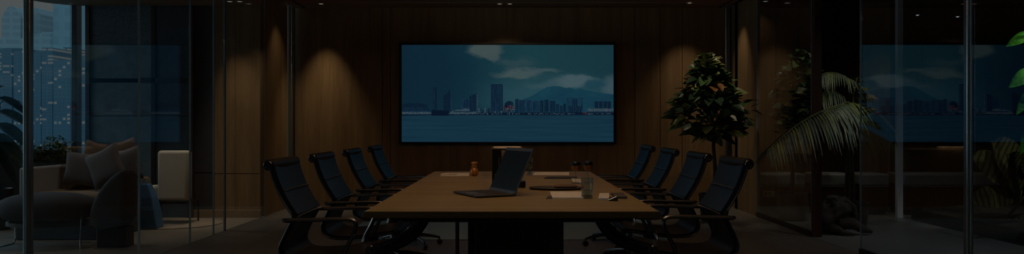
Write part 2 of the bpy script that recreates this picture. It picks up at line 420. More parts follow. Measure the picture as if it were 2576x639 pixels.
# ------------------------------------------------------------------ television
def tv():
    Y = 10.12
    S = lambda px, py: (wx(px, Y), wz(py, Y))
    t = thing('television', 'wide black framed screen on the wood wall showing a harbour skyline', 'screen', (wx(1277, Y), YB, wz(235, Y)))
    ox, oy, oz = t.location
    (x0, z1), (x1, z0) = S(1004, 106), S(1550.5, 362.5)
    (a0, b1), (a1, b0) = S(1010.5, 113), S(1543.5, 357)
    T = Matrix.Translation((-ox, -oy, -oz))
    fr = MB()
    for b in ((x0, a0, z0, z1), (a1, x1, z0, z1), (a0, a1, z0, b0), (a0, a1, b1, z1)):
        fr.box(b[0], b[1], Y-.012, YB-.01, b[2], b[3], None, T)
    fr.box(a0, a1, Y+.012, YB-.005, b0, b1, None, T)
    fr.build('frame', M['bezel'], t, smooth=False, bevel=.002)
    # sky material in metres of the screen
    m, nt, out = newmat('screen_sky')
    tc = N(nt, 'ShaderNodeTexCoord')
    sx = N(nt, 'ShaderNodeSeparateXYZ'); L(nt, tc.outputs['Object'], sx.inputs[0])
    n = N(nt, 'ShaderNodeTexNoise', Scale=3.2, Detail=6., Roughness=.55)
    mp = N(nt, 'ShaderNodeMapping'); mp.inputs['Scale'].default_value = (.8, 1, 1.7)
    L(nt, tc.outputs['Object'], mp.inputs[0]); L(nt, mp.outputs[0], n.inputs['Vector'])
    # distorted position
    ad = N(nt, 'ShaderNodeVectorMath', operation='MULTIPLY_ADD')
    L(nt, n.outputs['Color'], ad.inputs[0]); ad.inputs[1].default_value = (.30, 0, .26)
    sh = N(nt, 'ShaderNodeVectorMath', operation='ADD'); sh.inputs[1].default_value = (-.15, 0, -.13)
    L(nt, tc.outputs['Object'], sh.inputs[0]); L(nt, sh.outputs[0], ad.inputs[2])
    def blob(cpx, cpy, rpx, rpy, soft=.35):
        cx_, cz_ = S(cpx, cpy)
        v = N(nt, 'ShaderNodeVectorMath', operation='SUBTRACT'); v.inputs[1].default_value = (cx_-ox, 0, cz_-oz)
        L(nt, ad.outputs[0], v.inputs[0])
        k = Y/F
        q = N(nt, 'ShaderNodeVectorMath', operation='MULTIPLY'); q.inputs[1].default_value = (1/(rpx*k), 0, 1/(rpy*k))
        L(nt, v.outputs[0], q.inputs[0])
        ln = N(nt, 'ShaderNodeVectorMath', operation='LENGTH'); L(nt, q.outputs[0], ln.inputs[0])
        mr = N(nt, 'ShaderNodeMapRange', interpolation_type='SMOOTHSTEP')
        mr.inputs['From Min'].default_value = 1+soft; mr.inputs['From Max'].default_value = 1-soft
        L(nt, ln.outputs['Value'], mr.inputs['Value']); return mr.outputs[0]
    mr = N(nt, 'ShaderNodeMapRange'); mr.inputs['From Min'].default_value = a0-ox; mr.inputs['From Max'].default_value = a1-ox
    L(nt, sx.outputs[0], mr.inputs['Value'])
    c = ramp(nt, mr.outputs[0], [(0, lin((14, 36, 50))), (.33, lin((18, 49, 60))), (.6, lin((25, 57, 64))), (1, lin((22, 51, 60)))])
    def over(c, f, colr, k=1.):
        mx = N(nt, 'ShaderNodeMix', data_type='RGBA'); mx.inputs[7].default_value = rgba(lin(colr))
        if k != 1:
            mu = N(nt, 'ShaderNodeMath', operation='MULTIPLY'); mu.inputs[1].default_value = k; L(nt, f, mu.inputs[0]); f = mu.outputs[0]
        L(nt, f, mx.inputs[0]); L(nt, c, mx.inputs[6]); return mx.outputs[2]
    c = over(c, blob(1080, 190, 120, 110, .7), (13, 35, 50), .7)
    c = over(c, blob(1400, 245, 150, 45, .7), (40, 72, 82), .7)
    c = over(c, blob(1225, 125, 40, 20, .3), (62, 76, 76), .95)
    c = over(c, blob(1240, 143, 16, 16, .3), (60, 74, 76), .9)
    c = over(c, blob(1300, 158, 45, 13, .5), (42, 64, 70), .8)
    c = over(c, blob(1300, 186, 52, 13, .35), (62, 78, 80), .9)
    c = over(c, blob(1360, 178, 45, 7, .5), (58, 76, 80), .8)
    c = over(c, blob(1450, 206, 55, 12, .5), (64, 84, 90), .9)
    c = over(c, blob(1540, 215, 20, 26, .5), (58, 78, 86), .8)
    c = over(c, blob(1370, 214, 40, 9, .6), (52, 74, 82), .7)
    c = over(c, blob(1498, 216, 26, 14, .4), (26, 60, 72), .9)
    e = N(nt, 'ShaderNodeEmission'); L(nt, c, e.inputs[0]); L(nt, e.outputs[0], out.inputs[0])
    sky = m
    water = emit('screen_water', lin((22, 51, 65)), 1, ((1.0, 1, 34), lin((17, 43, 58))))
    mount = emit('screen_mountain', lin((22, 58, 72)), 1, ((3, 1, 5), lin((17, 50, 66))))
    dk = emit('screen_tower_dark', lin((16, 37, 54)), 1, ((60, 1, 90), lin((7, 21, 36))))
    bl = emit('screen_tower_blue', lin((24, 50, 68)), 1, ((90, 1, 8), lin((11, 31, 50))))
    wh = emit('screen_shore_light', lin((70, 82, 88)), 1, ((50, 1, 60), lin((26, 48, 62))))
    rd = emit('screen_red', lin((60, 33, 38)), 1, ((60, 1, 60), lin((50, 20, 32))))
    bk = emit('screen_quay', lin((8, 20, 36)), 1)
    s = MB(); s.norecalc = True
    lay = [0]
    def poly(pts, mat):
        lay[0] += 1
        y = Y+.006-lay[0]*.00004
        v = [Vector((wx(p, Y), y, wz(q, Y)))-Vector((ox, oy, oz)) for p, q in pts]
        s.add(v, [tuple(range(len(v)))], mat)
    def rect(p0, p1, q0, q1, mat): poly([(p0, q1), (p1, q1), (p1, q0), (p0, q0)], mat)
    rect(1010, 1544, 112.5, 292, sky)
    rect(1010, 1544, 289.5, 357.5, water)
    poly([(1290, 284), (1318, 249), (1340, 240), (1361, 227), (1376, 219), (1392, 216.5), (1408, 217), (1422, 221.5), (1433, 220), (1448, 225.5), (1459, 221.5), (1470, 225.5), (1497, 231), (1520, 235), (1544, 237.5), (1544, 284)][::-1], mount)
    rect(1010, 1544, 283, 289.5, bk)
    for p in range(1012, 1540, 4):
        if R.random() < .75: rect(p, p+R.choice((2, 3, 4)), 284+R.random()*2, 286+R.random()*3, wh)
    # stadium
    poly([(1011, 292), (1084, 290), (1084, 280), (1074, 264), (1062, 260), (1030, 259), (1011, 262)], dk)
    rect(1011, 1084, 278, 282, bl); rect(1011, 1085, 282, 287, wh)
    for p in range(1013, 1084, 3): rect(p, p+1, 270, 276, bl)
    rect(1085, 1130, 277, 291, bk)
    rect(1089, 1099, 220, 277, dk); rect(1091, 1093, 223, 275, bl)
    poly([(1115, 279), (1136, 279), (1136, 224), (1131, 227), (1122, 237), (1115, 239)], dk); rect(1133, 1136, 226, 279, bl)
    poly([(1127, 287), (1200, 287), (1196, 277), (1172, 273), (1150, 276), (1138, 279)], wh); rect(1140, 1190, 279, 282, bl)
    rect(1156, 1164, 262, 276, bl); rect(1163, 1181, 248, 273, bl); rect(1168, 1170, 250, 272, dk); rect(1174, 1176, 250, 272, dk)
    poly([(1181, 280), (1201, 280), (1201, 234), (1181, 242)], dk); rect(1199, 1201, 236, 280, wh)
    for q in range(244, 280, 4): rect(1184, 1196, q, q+1, bl)
    for p in range(1203, 1234, 5): rect(p, p+4, 269+R.random()*8, 284, R.choice((bl, dk, wh)))
    rect(1235, 1265, 212, 280, dk)
    for p in range(1237, 1264, 4): rect(p, p+2, 214, 279, bl)
    for p in range(1240, 1290, 4): rect(p, p+3, 279+R.random()*2, 284, R.choice((wh, bl)))
    poly([(1268, 272), (1291, 272), (1291, 258), (1284, 254), (1276, 255), (1270, 260)], dk); [rect(p, p+R.choice((3, 5)), q_, q_+R.choice((2, 4)), R.choice((rd, rd, dk, wh))) for p in range(1267, 1290, 3) for q_ in range(265, 279, 3)]; rect(1272, 1276, 264, 272, bk)
    edges = [(1296, 1306, 249), (1306, 1323, 251), (1324, 1339, 252), (1340, 1357, 254), (1358, 1368, 253), (1369, 1381, 251), (1383, 1398, 254), (1399, 1408, 262), (1409, 1416, 266), (1417, 1425, 261)]
    for p0, p1, q in edges:
        rect(p0, p1-1, q, 282, R.choice((dk, bl)))
        for p in range(p0+2, p1-2, 4): rect(p, p+1.5, q+2, 281, R.choice((dk, bl)))
    rect(1425, 1467, 246, 248.5, bl); rect(1427, 1430, 248, 283, bl); rect(1462, 1466, 248, 283, bl); rect(1440, 1452, 250, 268, dk); rect(1430, 1462, 267, 283, dk)
    for p in range(1432, 1462, 5): rect(p, p+2, 251, 282, bl)
    rect(1466, 1476, 283, 287, rd)
    rect(1478, 1544, 273, 281, wh); rect(1478, 1544, 280, 283, bl)
    for p in (1496, 1507, 1518, 1528): rect(p, p+9, 255, 273, dk)
    s.build('screen', None, t, smooth=False)
    # thin warm lamp strip under the frame
    return t
tv()
u = tag(MB().box(-.20, .20, -.02, .02, -.008, .008).build('lamp_strip', M['dark_steel'], loc=(-.07, 10.18, wz(366, 10.17)), smooth=False, bevel=.003),
        'small dark lamp strip under the middle of the wall screen', 'lamp')
la = bpy.data.lights.new('strip_lamp', 'AREA'); la.shape = 'RECTANGLE'; la.size = .38; la.size_y = .03; la.energy = .08; la.color = (1, .85, .7)
lo = bpy.data.objects.new('strip_lamp', la); col.objects.link(lo); lo.parent = u; lo.location = (0, -.0, -.010)

# ------------------------------------------------------------------ rug under the table
tag(MB().box(-1.75, 1.6, 7.15, 8.75, .0, .012).build('rug', M['rug'], bevel=.004, smooth=False), 'flat grey rug on the floor behind the conference table', 'rug')

# ------------------------------------------------------------------ table
TY0, TY1, TH = 3.22, 6.13, .75
def table():
    t = thing('conference_table', 'long wooden conference table with black pedestal', 'table', (0, 4.7, 0))
    T = Matrix.Translation((0, -4.7, 0))
    m = MB()
    h = .665; g = .03; z = TH
    poly0 = [(-h, TY0), (h, TY0), (h+.01, TY1), (-h-.01, TY1)]
    b0, b1 = TY0+.046, TY1-.046
    m.add([(-h, TY0, TH), (h, TY0, TH), (h, TY1, TH), (-h, TY1, TH), (-h-.026, b0, TH-.036), (h+.026, b0, TH-.036), (h+.026, b1, TH-.036), (-h-.026, b1, TH-.036)],
          [(0, 1, 2, 3), (7, 6, 5, 4), (0, 4, 5, 1), (1, 5, 6, 2), (2, 6, 7, 3), (3, 7, 4, 0)], None, T)
    m.build('tabletop', M['table_wood'], t, bevel=.003, smooth=False)
    a = MB(); a.prism([(-.62, TH-.0345), (-.50, TH-.065), (.50, TH-.065), (.62, TH-.0345)], TY0+.12, TY1-.12, None, T); a.build('apron', M['bezel'], t, smooth=False, bevel=.004)
    b = MB(); b.box(-.205, .285, 3.95, 4.15, .02, TH-.066, None, T); b.build('pedestal', M['bezel'], t, smooth=False, bevel=.006)
    b = MB(); b.box(-.33, .30, 5.35, 5.55, .02, TH-.066, None, T); b.build('pedestal', M['bezel'], t, smooth=False, bevel=.006)
    b = MB(); b.box(-.34, .34, 3.85, 5.65, 0, .02, None, T); b.build('foot_plate', M['bezel'], t, smooth=False, bevel=.004)
    b = MB(); b.box(-.330, -.308, 4.16, 4.182, .02, TH-.066, None, T); b.build('leg', M['dark_steel'], t, smooth=False, bevel=.003)
    for s in (-1, 1):
        yy = 3.78-4.7; P = []
        for i in range(13):
            q = i/12
            P.append((s*(.45+.29*q-.035*math.sin(q*PI)), yy, .672-.19*(q**.9)-.028*math.sin(q*PI)))
        r = [.030+.006*math.sin(i/12*PI) for i in range(13)]
        ar = MB().tube(P, r, None, 10, 1.1).build('support_arm', M['frame_black'], t)
        d = MB(); d.lathe([(.027, -.03), (.029, .030), (.026, .036), (.017, .036), (.015, .028), (.008, .028), (.007, .036)], T=Matrix.Translation((s*.742, yy, .480)) @ Matrix.Rotation(PI/2, 4, 'X'))
        d.build('end_cap', M['arm_metal'], ar, angle=25)
    return t
table()

# ------------------------------------------------------------------ chairs
def smoothpts(P, n=6):
    out = []
    P = [Vector(p) for p in P]
    for i in range(len(P)-1):
        p0 = P[max(i-1, 0)]; p1 = P[i]; p2 = P[i+1]; p3 = P[min(i+2, len(P)-1)]
        for k in range(n):
            t = k/n
            out.append(.5*((2*p1)+(p2-p0)*t+(2*p0-5*p1+4*p2-p3)*t*t+(3*p1-p0-3*p2+p3)*t**3))
    out.append(P[-1]); return out
def sling(P, w, th):
    """sheet of thickness th swept over profile P (x,z), width w in y"""
    P = [Vector((p[0], p[1])) for p in P]; n = len(P); v = []; m = MB()
    ny = 6
    for i, p in enumerate(P):
        d = (P[min(i+1, n-1)]-P[max(i-1, 0)]).normalized(); nn = Vector((-d.y, d.x))
        for side in (1, -1):
            for k in range(ny+1):
                y = -w/2+w*k/ny
                sag = .010*(1-(2*k/ny-1)**2)
                q = p+nn*(side*th/2)-nn*sag*(1)
                v.append((q.x, y, q.y))
    W = ny+1; f = []
    idx = lambda i, s, k: i*2*W+s*W+k
    for i in range(n-1):
        for k in range(ny):
            f.append((idx(i, 0, k), idx(i+1, 0, k), idx(i+1, 0, k+1), idx(i, 0, k+1)))
            f.append((idx(i, 1, k), idx(i, 1, k+1), idx(i+1, 1, k+1), idx(i+1, 1, k)))
        f.append((idx(i, 0, 0), idx(i, 1, 0), idx(i+1, 1, 0), idx(i+1, 0, 0)))
        f.append((idx(i, 0, ny), idx(i+1, 0, ny), idx(i+1, 1, ny), idx(i, 1, ny)))
    for i in (0, n-1):
        for k in range(ny): f.append((idx(i, 0, k), idx(i, 0, k+1), idx(i, 1, k+1), idx(i, 1, k)))
    return m.add(v, f)
back_prof = [(p.x, p.y) for p in smoothpts([Vector((-.318, .925)), Vector((-.300, .86)), Vector((-.270, .785)), Vector((-.232, .715)), Vector((-.192, .655))], 5)]
seat_prof = [(p.x, p.y) for p in smoothpts([Vector((-.194, .648)), Vector((-.235, .57)), Vector((-.270, .485)), Vector((-.245, .425)), Vector((-.17, .402)), Vector((.0, .410)), Vector((.14, .432)), Vector((.205, .440))], 5)]
def make_chair():
    t = thing('office_chair', '', 'chair')
    hw = .235
    sling(back_prof, 2*hw-.02, .024).build('backrest', M['mesh_blue'], t)
    sling(seat_prof, 2*hw-.02, .028).build('seat', M['leather'], t)
    X90 = Matrix.Rotation(PI/2, 4, 'X')
    hr = MB().lathe([(.02, -hw), (.031, -hw+.004), (.031, hw-.004), (.02, hw)], seg=18, T=Matrix.Translation((-.335, 0, .925)) @ X90).build('headrest', M['leather'], t)
    for s in (-1, 1):
        MB().lathe([(.024, -.008), (.024, .006), (.022, .009), (.015, .009), (.014, .001), (.006, .001), (.005, .009)], seg=18, T=Matrix.Translation((-.335, s*(hw+.006), .925)) @ Matrix.Rotation(s*-PI/2, 4, 'X')).build('end_cap', M['arm_metal'], hr, angle=25)
    fr = MB().lathe([(.012, -hw), (.022, -hw+.003), (.022, hw-.003), (.012, hw)], seg=14, T=Matrix.Translation((.218, 0, .437)) @ X90).build('seat_roll', M['leather'], t)
    for s in (-1, 1):
        P = [(p[0]-.012, s*(hw+.002), p[1]) for p in back_prof]+[(p[0]-.006, s*(hw+.002), p[1]-.004) for p in seat_prof[1:]]
        MB().tube(P, .013, None, 8, .55).build('side_frame', M['frame_black'], t)
        y = s*(hw+.035)
        A = smoothpts([(-.215, y-s*.022, .628), (-.235, y, .634), (-.10, y, .636), (.06, y, .640), (.125, y, .634), (.142, y, .605), (.118, y, .54), (.085, y-s*.008, .475), (.07, y-s*.026, .432)], 6)
        MB().tube(A, .0115, None, 8, 1.35, up=(0, 0, 1)).build('armrest', M['arm_metal'], t)
    for z, k in ((.788, 0), (.652, 1)):
        xx = min(back_prof, key=lambda p: abs(p[1]-z))[0]
        MB().tube([(xx+.017, -hw+.01, z), (xx+.013, -hw*.5, z), (xx+.012, 0, z), (xx+.013, hw*.5, z), (xx+.017, hw-.01, z)], .0048, None, 6).build('cross_seam', M['steel'], t)
    MB().lathe([(.055, .385), (.05, .35), (.028, .33), (.028, .2), (.034, .19), (.034, .07), (.045, .06), (.045, .045)], seg=16).build('column', M['dark_steel'], t)
    for k in range(5):
        a = 2*PI*k/5+.3
        ca, sa = math.cos(a), math.sin(a)
        lg = MB().tube([(ca*r, sa*r, z) for r, z in ((.03, .10), (.12, .098), (.22, .082), (.285, .066))], [.022, .018, .014, .011], None, 8, .8).build('leg', M['arm_metal'], t)
        cs = MB()
        for o in (-.011, .011):
            Tm = Matrix.Translation((ca*.285-sa*o, sa*.285+ca*o, .026)) @ Matrix.Rotation(a, 4, 'Z') @ Matrix.Rotation(PI/2, 4, 'X')
            cs.lathe([(.008, -.008), (.024, -.008), (.026, 0), (.024, .008), (.008, .008)], None, 14, Tm)
        cs.tube([(ca*.285, sa*.285, .03), (ca*.285, sa*.285, .066)], .007)
        cs.build('caster', M['bezel'], lg)
    return t
proto = make_chair()
ords = ['nearest', 'second', 'third', 'farthest']
def place(ch, x, y, rz, lab):
    ch.location = (x, y, 0); ch.rotation_euler = (0, 0, rz); tag(ch, lab, 'chair', 'high backed chairs along the conference table')
LY = (4.07, 4.92, 5.85, 6.82); RY = (4.18, 5.0, 5.93, 6.88)
for side in (0, 1):
    for i in range(4):
        ch = proto if (side, i) == (0, 0) else copy_tree(proto)
        nm = ('left', 'right')[side]
        lab = {0: 'black sling office chair nearest the camera on the %s side of the table',
               1: 'dark sling office chair second from the camera on the %s side of the table',
               2: 'dark blue sling office chair third from the camera on the %s side of the table',
               3: 'blue sling office chair farthest from the camera on the %s side of the table'}[i] % nm
        place(ch, (-.97, .97)[side], (LY, RY)[side][i], (0, PI)[side], lab)

# ------------------------------------------------------------------ things on the table
def laptop():
    A = Vector((-.129, 4.21, TH)); B = Vector((.02, 3.92, TH))
    C = (A+B)/2; ex = (B-A).normalized(); w = .326
    ey = Vector((0, 0, 1)).cross(ex)      # points away from hinge, check sign
    out = Vector((-.89, -.457, 0))
    if ey.dot(out) < 0: ey = -ey
    t = thing('laptop', 'open dark laptop on the near half of the table, its lid leaning back', 'laptop', C)
    rz = math.atan2(ex.y, ex.x); t.rotation_euler = (0, 0, rz)
    sg = 1 if ey.dot(Vector((-math.sin(rz), math.cos(rz), 0))) > 0 else -1
    m = MB(); d = .235
    y = sorted((0, sg*d)); m.box(-w/2, w/2, y[0], y[1], .003, .013)
    base = m.build('base', M['laptop'], t, smooth=False, bevel=.004)
    k = MB()
    for r in range(5):
        for q in range(12):
            x0 = -w/2+.022+q*.0238; yy = sg*(.035+r*.021)
            a, b = sorted((yy, yy+sg*.017)); k.box(x0, x0+.019, a, b, .013, .0145)
    k.build('keyboard', M['keys'], base, smooth=False)
    a, b = sorted((sg*.155, sg*.22)); MB().box(-.05, .05, a, b, .0128, .0135).build('trackpad', M['laptop_grey'], base, smooth=False)
    a, b = sorted((sg*-.012, sg*.012)); MB().box(-w/2+.01, w/2-.01, a, b, .004, .020).build('hinge', M['laptop_grey'], t, smooth=False, bevel=.004)
    # lid: local frame, leaning away from base
    tilt = math.radians(25); ld = .268
    Tm = Matrix.Translation((0, 0, .016)) @ Matrix.Rotation(sg*tilt, 4, 'X')
    a, b = sorted((-.004*sg, .004*sg))
    lid = MB().box(-w/2, w/2, a, b, 0, ld, None, Tm).build('lid', M['laptop_grey'], t, smooth=False, bevel=.003)
    a, b = sorted((.004*sg, .0048*sg))
    MB().box(-w/2+.005, w/2-.005, a, b, .012, ld-.020, None, Tm).build('screen', M['laptop_screen'], lid, smooth=False)
laptop()
def onto(px, py, Z=TH):       # a point on the table top
    Y = (CH-Z)*F/(py-319.5); return Vector((wx(px, Y), Y, Z))
# black open stand behind the laptop
def stand():
    Y = 4.50
    x0, x1 = wx(1238, Y), wx(1312, Y); z1 = wz(373.5, Y)
    t = thing('menu_stand', 'black open frame stand behind the laptop with gold inner edge', 'stand', ((x0+x1)/2, Y, TH))
    cx = (x0+x1)/2; wl = .058; h = z1-TH
    MB().box(x0-cx, x0-cx+wl, -.03, .03, 0, h).build('side_panel', M['bezel'], t, smooth=False, bevel=.003)
    MB().box(x0-cx+wl, x1-cx-.016, -.03, .03, h-.010, h).build('top_bar', M['bezel'], t, smooth=False, bevel=.002)
    MB().box(x1-cx-.016, x1-cx, -.03, .03, 0, h).build('side_panel', M['bezel'], t, smooth=False, bevel=.003)
    MB().box(x1-cx-.02, x1-cx+.025, -.035, .035, 0, .045).build('foot', M['bezel'], t, smooth=False, bevel=.006)
    g = MB(); g.box(x0-cx+.042, x0-cx+.046, -.0325, -.03, .10, .19); g.tube([(x0-cx+.044, -.031, .10), (x0-cx+.02, -.031, .085), (x0-cx+.016, -.031, .03)], .003)
    g.build('gold_edge', M['gold'], t)
stand()
def lathe_thing(name, label, cat, p, prof, mat, part=None, **k):
    o = MB().lathe(prof, mat, 24).build(name, None, loc=p); return tag(o, label, cat, **k)
# amber jar
p = onto(1193, 442)
t = thing('amber_jar', 'small round amber glass jar on the far half of the table', 'jar', p)
MB().lathe([(.018, 0), (.030, .010), (.034, .028), (.031, .046), (.020, .060), (.016, .064)], seg=24).build('body', M['amber'], t)
st = MB().lathe([(.017, .064), (.022, .070), (.022, .078), (.014, .082), (.018, .090), (.022, .098), (.018, .106), (.008, .110)], seg=20)
for k in range(5):
    a = 2*PI*k/5; st.ell(.009, .009, .009, None, c=(.018*math.cos(a), .018*math.sin(a), .098), nu=8, nv=6)
st.build('stopper', M['amber'], t)
# flower vase right of the laptop
p = onto(1333, 441)
t = thing('glass_vase', 'slim clear glass vase with reddish dried flowers behind the laptop lid', 'vase', p)
MB().lathe([(.022, 0), (.024, .004), (.020, .05), (.022, .11), (.026, .13), (.0245, .13), (.020, .11), (.018, .05), (.02, .008), (.002, .006)], seg=20, cap=False).build('vase_body', M['vessel_glass'], t)
fl = MB()
for k in range(26):
    a = R.random()*6.28; rr = R.random()*.022; z = .05+R.random()*.11
    fl.ell(.006, .006, .007, R.choice((M['berry'], M['leaf_mid'], M['berry'], M['leaf_white'])), c=(rr*math.cos(a), rr*math.sin(a), z), nu=7, nv=5)
for k in range(6):
    a = k*1.05; fl.tube([(0, 0, .012), (.012*math.cos(a), .012*math.sin(a), .15)], .0015, M['leaf_mid'], 5)
fl.build('dried_flowers', None, t)
# papers and trays
def sheet(name, label, cat, pts, mat, th=.002, bevel=0, z=TH, **k):
    P = [onto(*q, Z=TH) for q in pts]; c = sum(P, Vector())/len(P)
    o = MB().prism([(q.x-c.x, q.y-c.y) for q in P], 0, th, axis='Z').build(name, mat, loc=(c.x, c.y, z), smooth=False, bevel=bevel)
    return tag(o, label, cat, **k)
sheet('paper_sheet', 'pale sheet of paper lying left of the amber jar', 'paper', [(1106, 443), (1180, 443), (1180, 435.5), (1118, 435.5)], M['paper'])
pn = onto(1128, 438, TH+.01)
o = tag(MB().tube([(-.06, 0, 0), (.05, .02, 0), (.07, .022, 0)], [.006, .006, .002]).build('pen', M['silver'], loc=(pn.x, pn.y, TH+.0085)), 'silver pen on the pale paper at the far left of the table', 'pen')
sheet('paper_sheet', 'long pale sheet of paper at the far edge of the table right of the vase', 'paper', [(1340, 441), (1432, 441), (1432, 433.5), (1346, 433.5)], M['paper'])
sheet('place_mat', 'flat dark mat between the long pale paper and the oval tray', 'mat', [(1369, 450), (1452, 450), (1452, 445), (1376, 445)], M['mat'], .003)
# oval dark tray
p = onto(1400, 476)
t = thing('oval_tray', 'dark oval tray with raised rim in the middle of the table', 'tray', p)
m = MB(); S_ = Matrix.Diagonal((1.0, .95, 1, 1))
m.lathe([(.10, 0), (.150, .002), (.162, .012), (.158, .014), (.146, .006), (.02, .005)], seg=36, T=Matrix.Diagonal((1.05, .62, 1, 1)))
m.build('dish', M['mat'], t)
fo = MB(); fo.ell(.075, .05, .012, None, 2.5, c=(.055, .01, .017)); fo.build('folded_cloth', M['sofa_brown'], t)
# white papers in front
sheet('paper_stack', 'white papers on the table beside the water glass', 'paper', [(1390, 500), (1468, 500), (1463, 484), (1383, 484)], M['paper'], .006)
o = sheet('dark_card', 'small dark card under the left end of the white papers', 'card', [(1374, 500), (1389, 500), (1387, 494), (1380, 493)], M['mat'], .003)
sheet('note_card', 'small thick white card right of the water glass', 'card', [(1505, 504), (1533, 504), (1532, 491), (1508, 491)], M['paper'], .012, .002)
p = onto(1543, 505)
t = thing('binder_clip', 'small black clip lying at the right edge of the table', 'clip', p)
MB().box(-.022, .022, -.014, .014, 0, .02).build('body', M['mat'], t, smooth=False, bevel=.005)
MB().tube([(-.03, -.016, .004), (-.01, -.02, .012), (.012, -.016, .022), (.016, 0, .024)], .003).build('wire', M['silver'], t)
sheet('notebook', 'grey notebook at the right edge of the table by the black clip', 'notebook', [(1549, 500), (1578, 500), (1568, 490), (1536, 490)], M['stone'], .012, .002)
# water glass
p = onto(1477, 498)
t = thing('water_glass', 'tall clear water glass at the front right of the table', 'glass', p)
MB().lathe([(.029, 0), (.031, .003), (.033, .11), (.0315, .11), (.0295, .008), (.001, .006)], seg=28, cap=False).build('tumbler', M['vessel_glass'], t)
MB().lathe([(.001, .0075), (.029, .009), (.030, .042), (.001, .042)], seg=24, cap=False).build('water', M['vessel_glass'], t)
nz = MB(); nz.lathe([(.0, .0075), (.029, .009), (.0292, .018), (.0, .018)], seg=24, cap=False); nz.build('thick_bottom', M['stone'], t)
# two dark capped goblets
for px, lab, py in ((1448, 'left of two dark capped stemmed glasses behind the water glass', 462), (1479, 'right of two dark capped stemmed glasses behind the water glass', 460)):
    p = onto(px, py)
    t = thing('stemmed_glass', lab, 'glass', p, group=None)
    MB().lathe([(.026, 0), (.027, .003), (.006, .008), (.0035, .02), (.0035, .075), (.008, .082)], seg=20).build('stem', M['vessel_glass'], t)
    MB().lathe([(.008, .082), (.026, .092), (.031, .11), (.031, .125)], seg=20, cap=False).build('bowl', M['amber_dark'], t)
    MB().lathe([(.033, .122), (.035, .126), (.034, .140), (.028, .147), (.004, .149)], seg=22).build('cap', M['frame_black'], t)
sheet('napkin', 'crumpled pale napkin between the two stemmed glasses and the oval tray', 'napkin', [(1441, 458), (1464, 460), (1462, 452), (1438, 450)], M['paper'], .004)
# ------------------------------------------------------------------ trees
def leafy_tree(label, x, y, prof, trunk_top, n, mats, seed, size, xoff, bright_top=True, lean=0):
    """prof: list of (z, radius) of the crown"""
    r = random.Random(seed)
    t = thing('indoor_tree', label, 'tree', (x, y, 0))
    MB().lathe([(.13, 0), (.155, .01), (.185, .30), (.19, .33), (.175, .33), (.165, .29), (.02, .28)], seg=28).build('pot', M['pot'], t)
    MB().lathe([(.168, .275), (.10, .29), (.01, .295)], seg=20).build('soil', M['soil'], t)
    z0 = prof[0][0]
    tp = [(0, 0, .28), (.012, 0, .6), (-.008, .01, .9), (0, 0, z0+.1), (xoff*.4, 0, z0+.35), (xoff*.8, 0, trunk_top)]
    tm = MB().tube(tp, [.028, .024, .022, .02, .014, .006], None, 8)
    for k in range(14):
        a = r.random()*6.28; q = r.random(); zz = z0+.02+(trunk_top-z0)*q*.7
        rad = .55*interp(prof, zz+.1)
        tm.tube([(xoff*q*.5, 0, zz), (xoff*q*.5+rad*.5*math.cos(a), rad*.5*math.sin(a), zz+.06), (xoff*q+rad*math.cos(a), rad*math.sin(a), zz+.14)], [.009, .007, .003], None, 6)
    tm.build('trunk', M['bark'], t)
    f = MB(); f.norecalc = True
    zt = prof[-1][0]
    for k in range(n):
        q = r.random()**.85
        zz = z0+(zt-z0)*q; rad = interp(prof, zz)
        a = r.random()*2*PI; rr = rad*(r.random()**.5)*r.uniform(.85, 1.12)
        cx = xoff*q
        d = Vector((math.cos(a), math.sin(a), r.uniform(-.45, .75)+.8*max(0, q-.75)*2))
        out = rr/max(rad, .01)
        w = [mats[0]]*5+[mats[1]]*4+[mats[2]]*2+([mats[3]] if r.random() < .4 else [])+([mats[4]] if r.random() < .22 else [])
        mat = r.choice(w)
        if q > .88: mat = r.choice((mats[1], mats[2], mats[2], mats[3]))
        Ln = size*r.uniform(.65, 1.2)
        base = Vector((cx+rr*math.cos(a), rr*math.sin(a), zz))-d.normalized()*Ln*.55
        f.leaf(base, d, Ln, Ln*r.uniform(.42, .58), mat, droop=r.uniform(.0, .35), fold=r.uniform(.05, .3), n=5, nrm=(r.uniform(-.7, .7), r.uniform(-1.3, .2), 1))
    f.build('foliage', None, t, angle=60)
    return t
def interp(P, z):
    if z <= P[0][0]: return P[0][1]
    for (a, ra), (b, rb) in zip(P, P[1:]):
        if z <= b: return ra+(rb-ra)*(z-a)/(b-a)
    return P[-1][1]
lm = [M['leaf_dark'], M['leaf_mid'], M['leaf_light'], M['leaf_white'], M['leaf_orange']]
TYY = 8.6
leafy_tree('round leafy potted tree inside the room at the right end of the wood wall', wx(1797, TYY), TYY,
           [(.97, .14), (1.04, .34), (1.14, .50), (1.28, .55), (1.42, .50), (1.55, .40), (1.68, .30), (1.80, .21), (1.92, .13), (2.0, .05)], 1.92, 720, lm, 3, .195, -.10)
TY2 = 8.70
leafy_tree('darker leafy potted tree standing behind the right glass wall', 3.40, TY2,
           [(.98, .10), (1.06, .20), (1.2, .26), (1.4, .28), (1.6, .27), (1.75, .23), (1.88, .17), (1.98, .10), (2.05, .05)], 1.95, 380, [M['leaf_dark'], M['leaf_dark'], M['leaf_mid'], M['leaf_light'], M['leaf_orange']], 11, .18, .10)

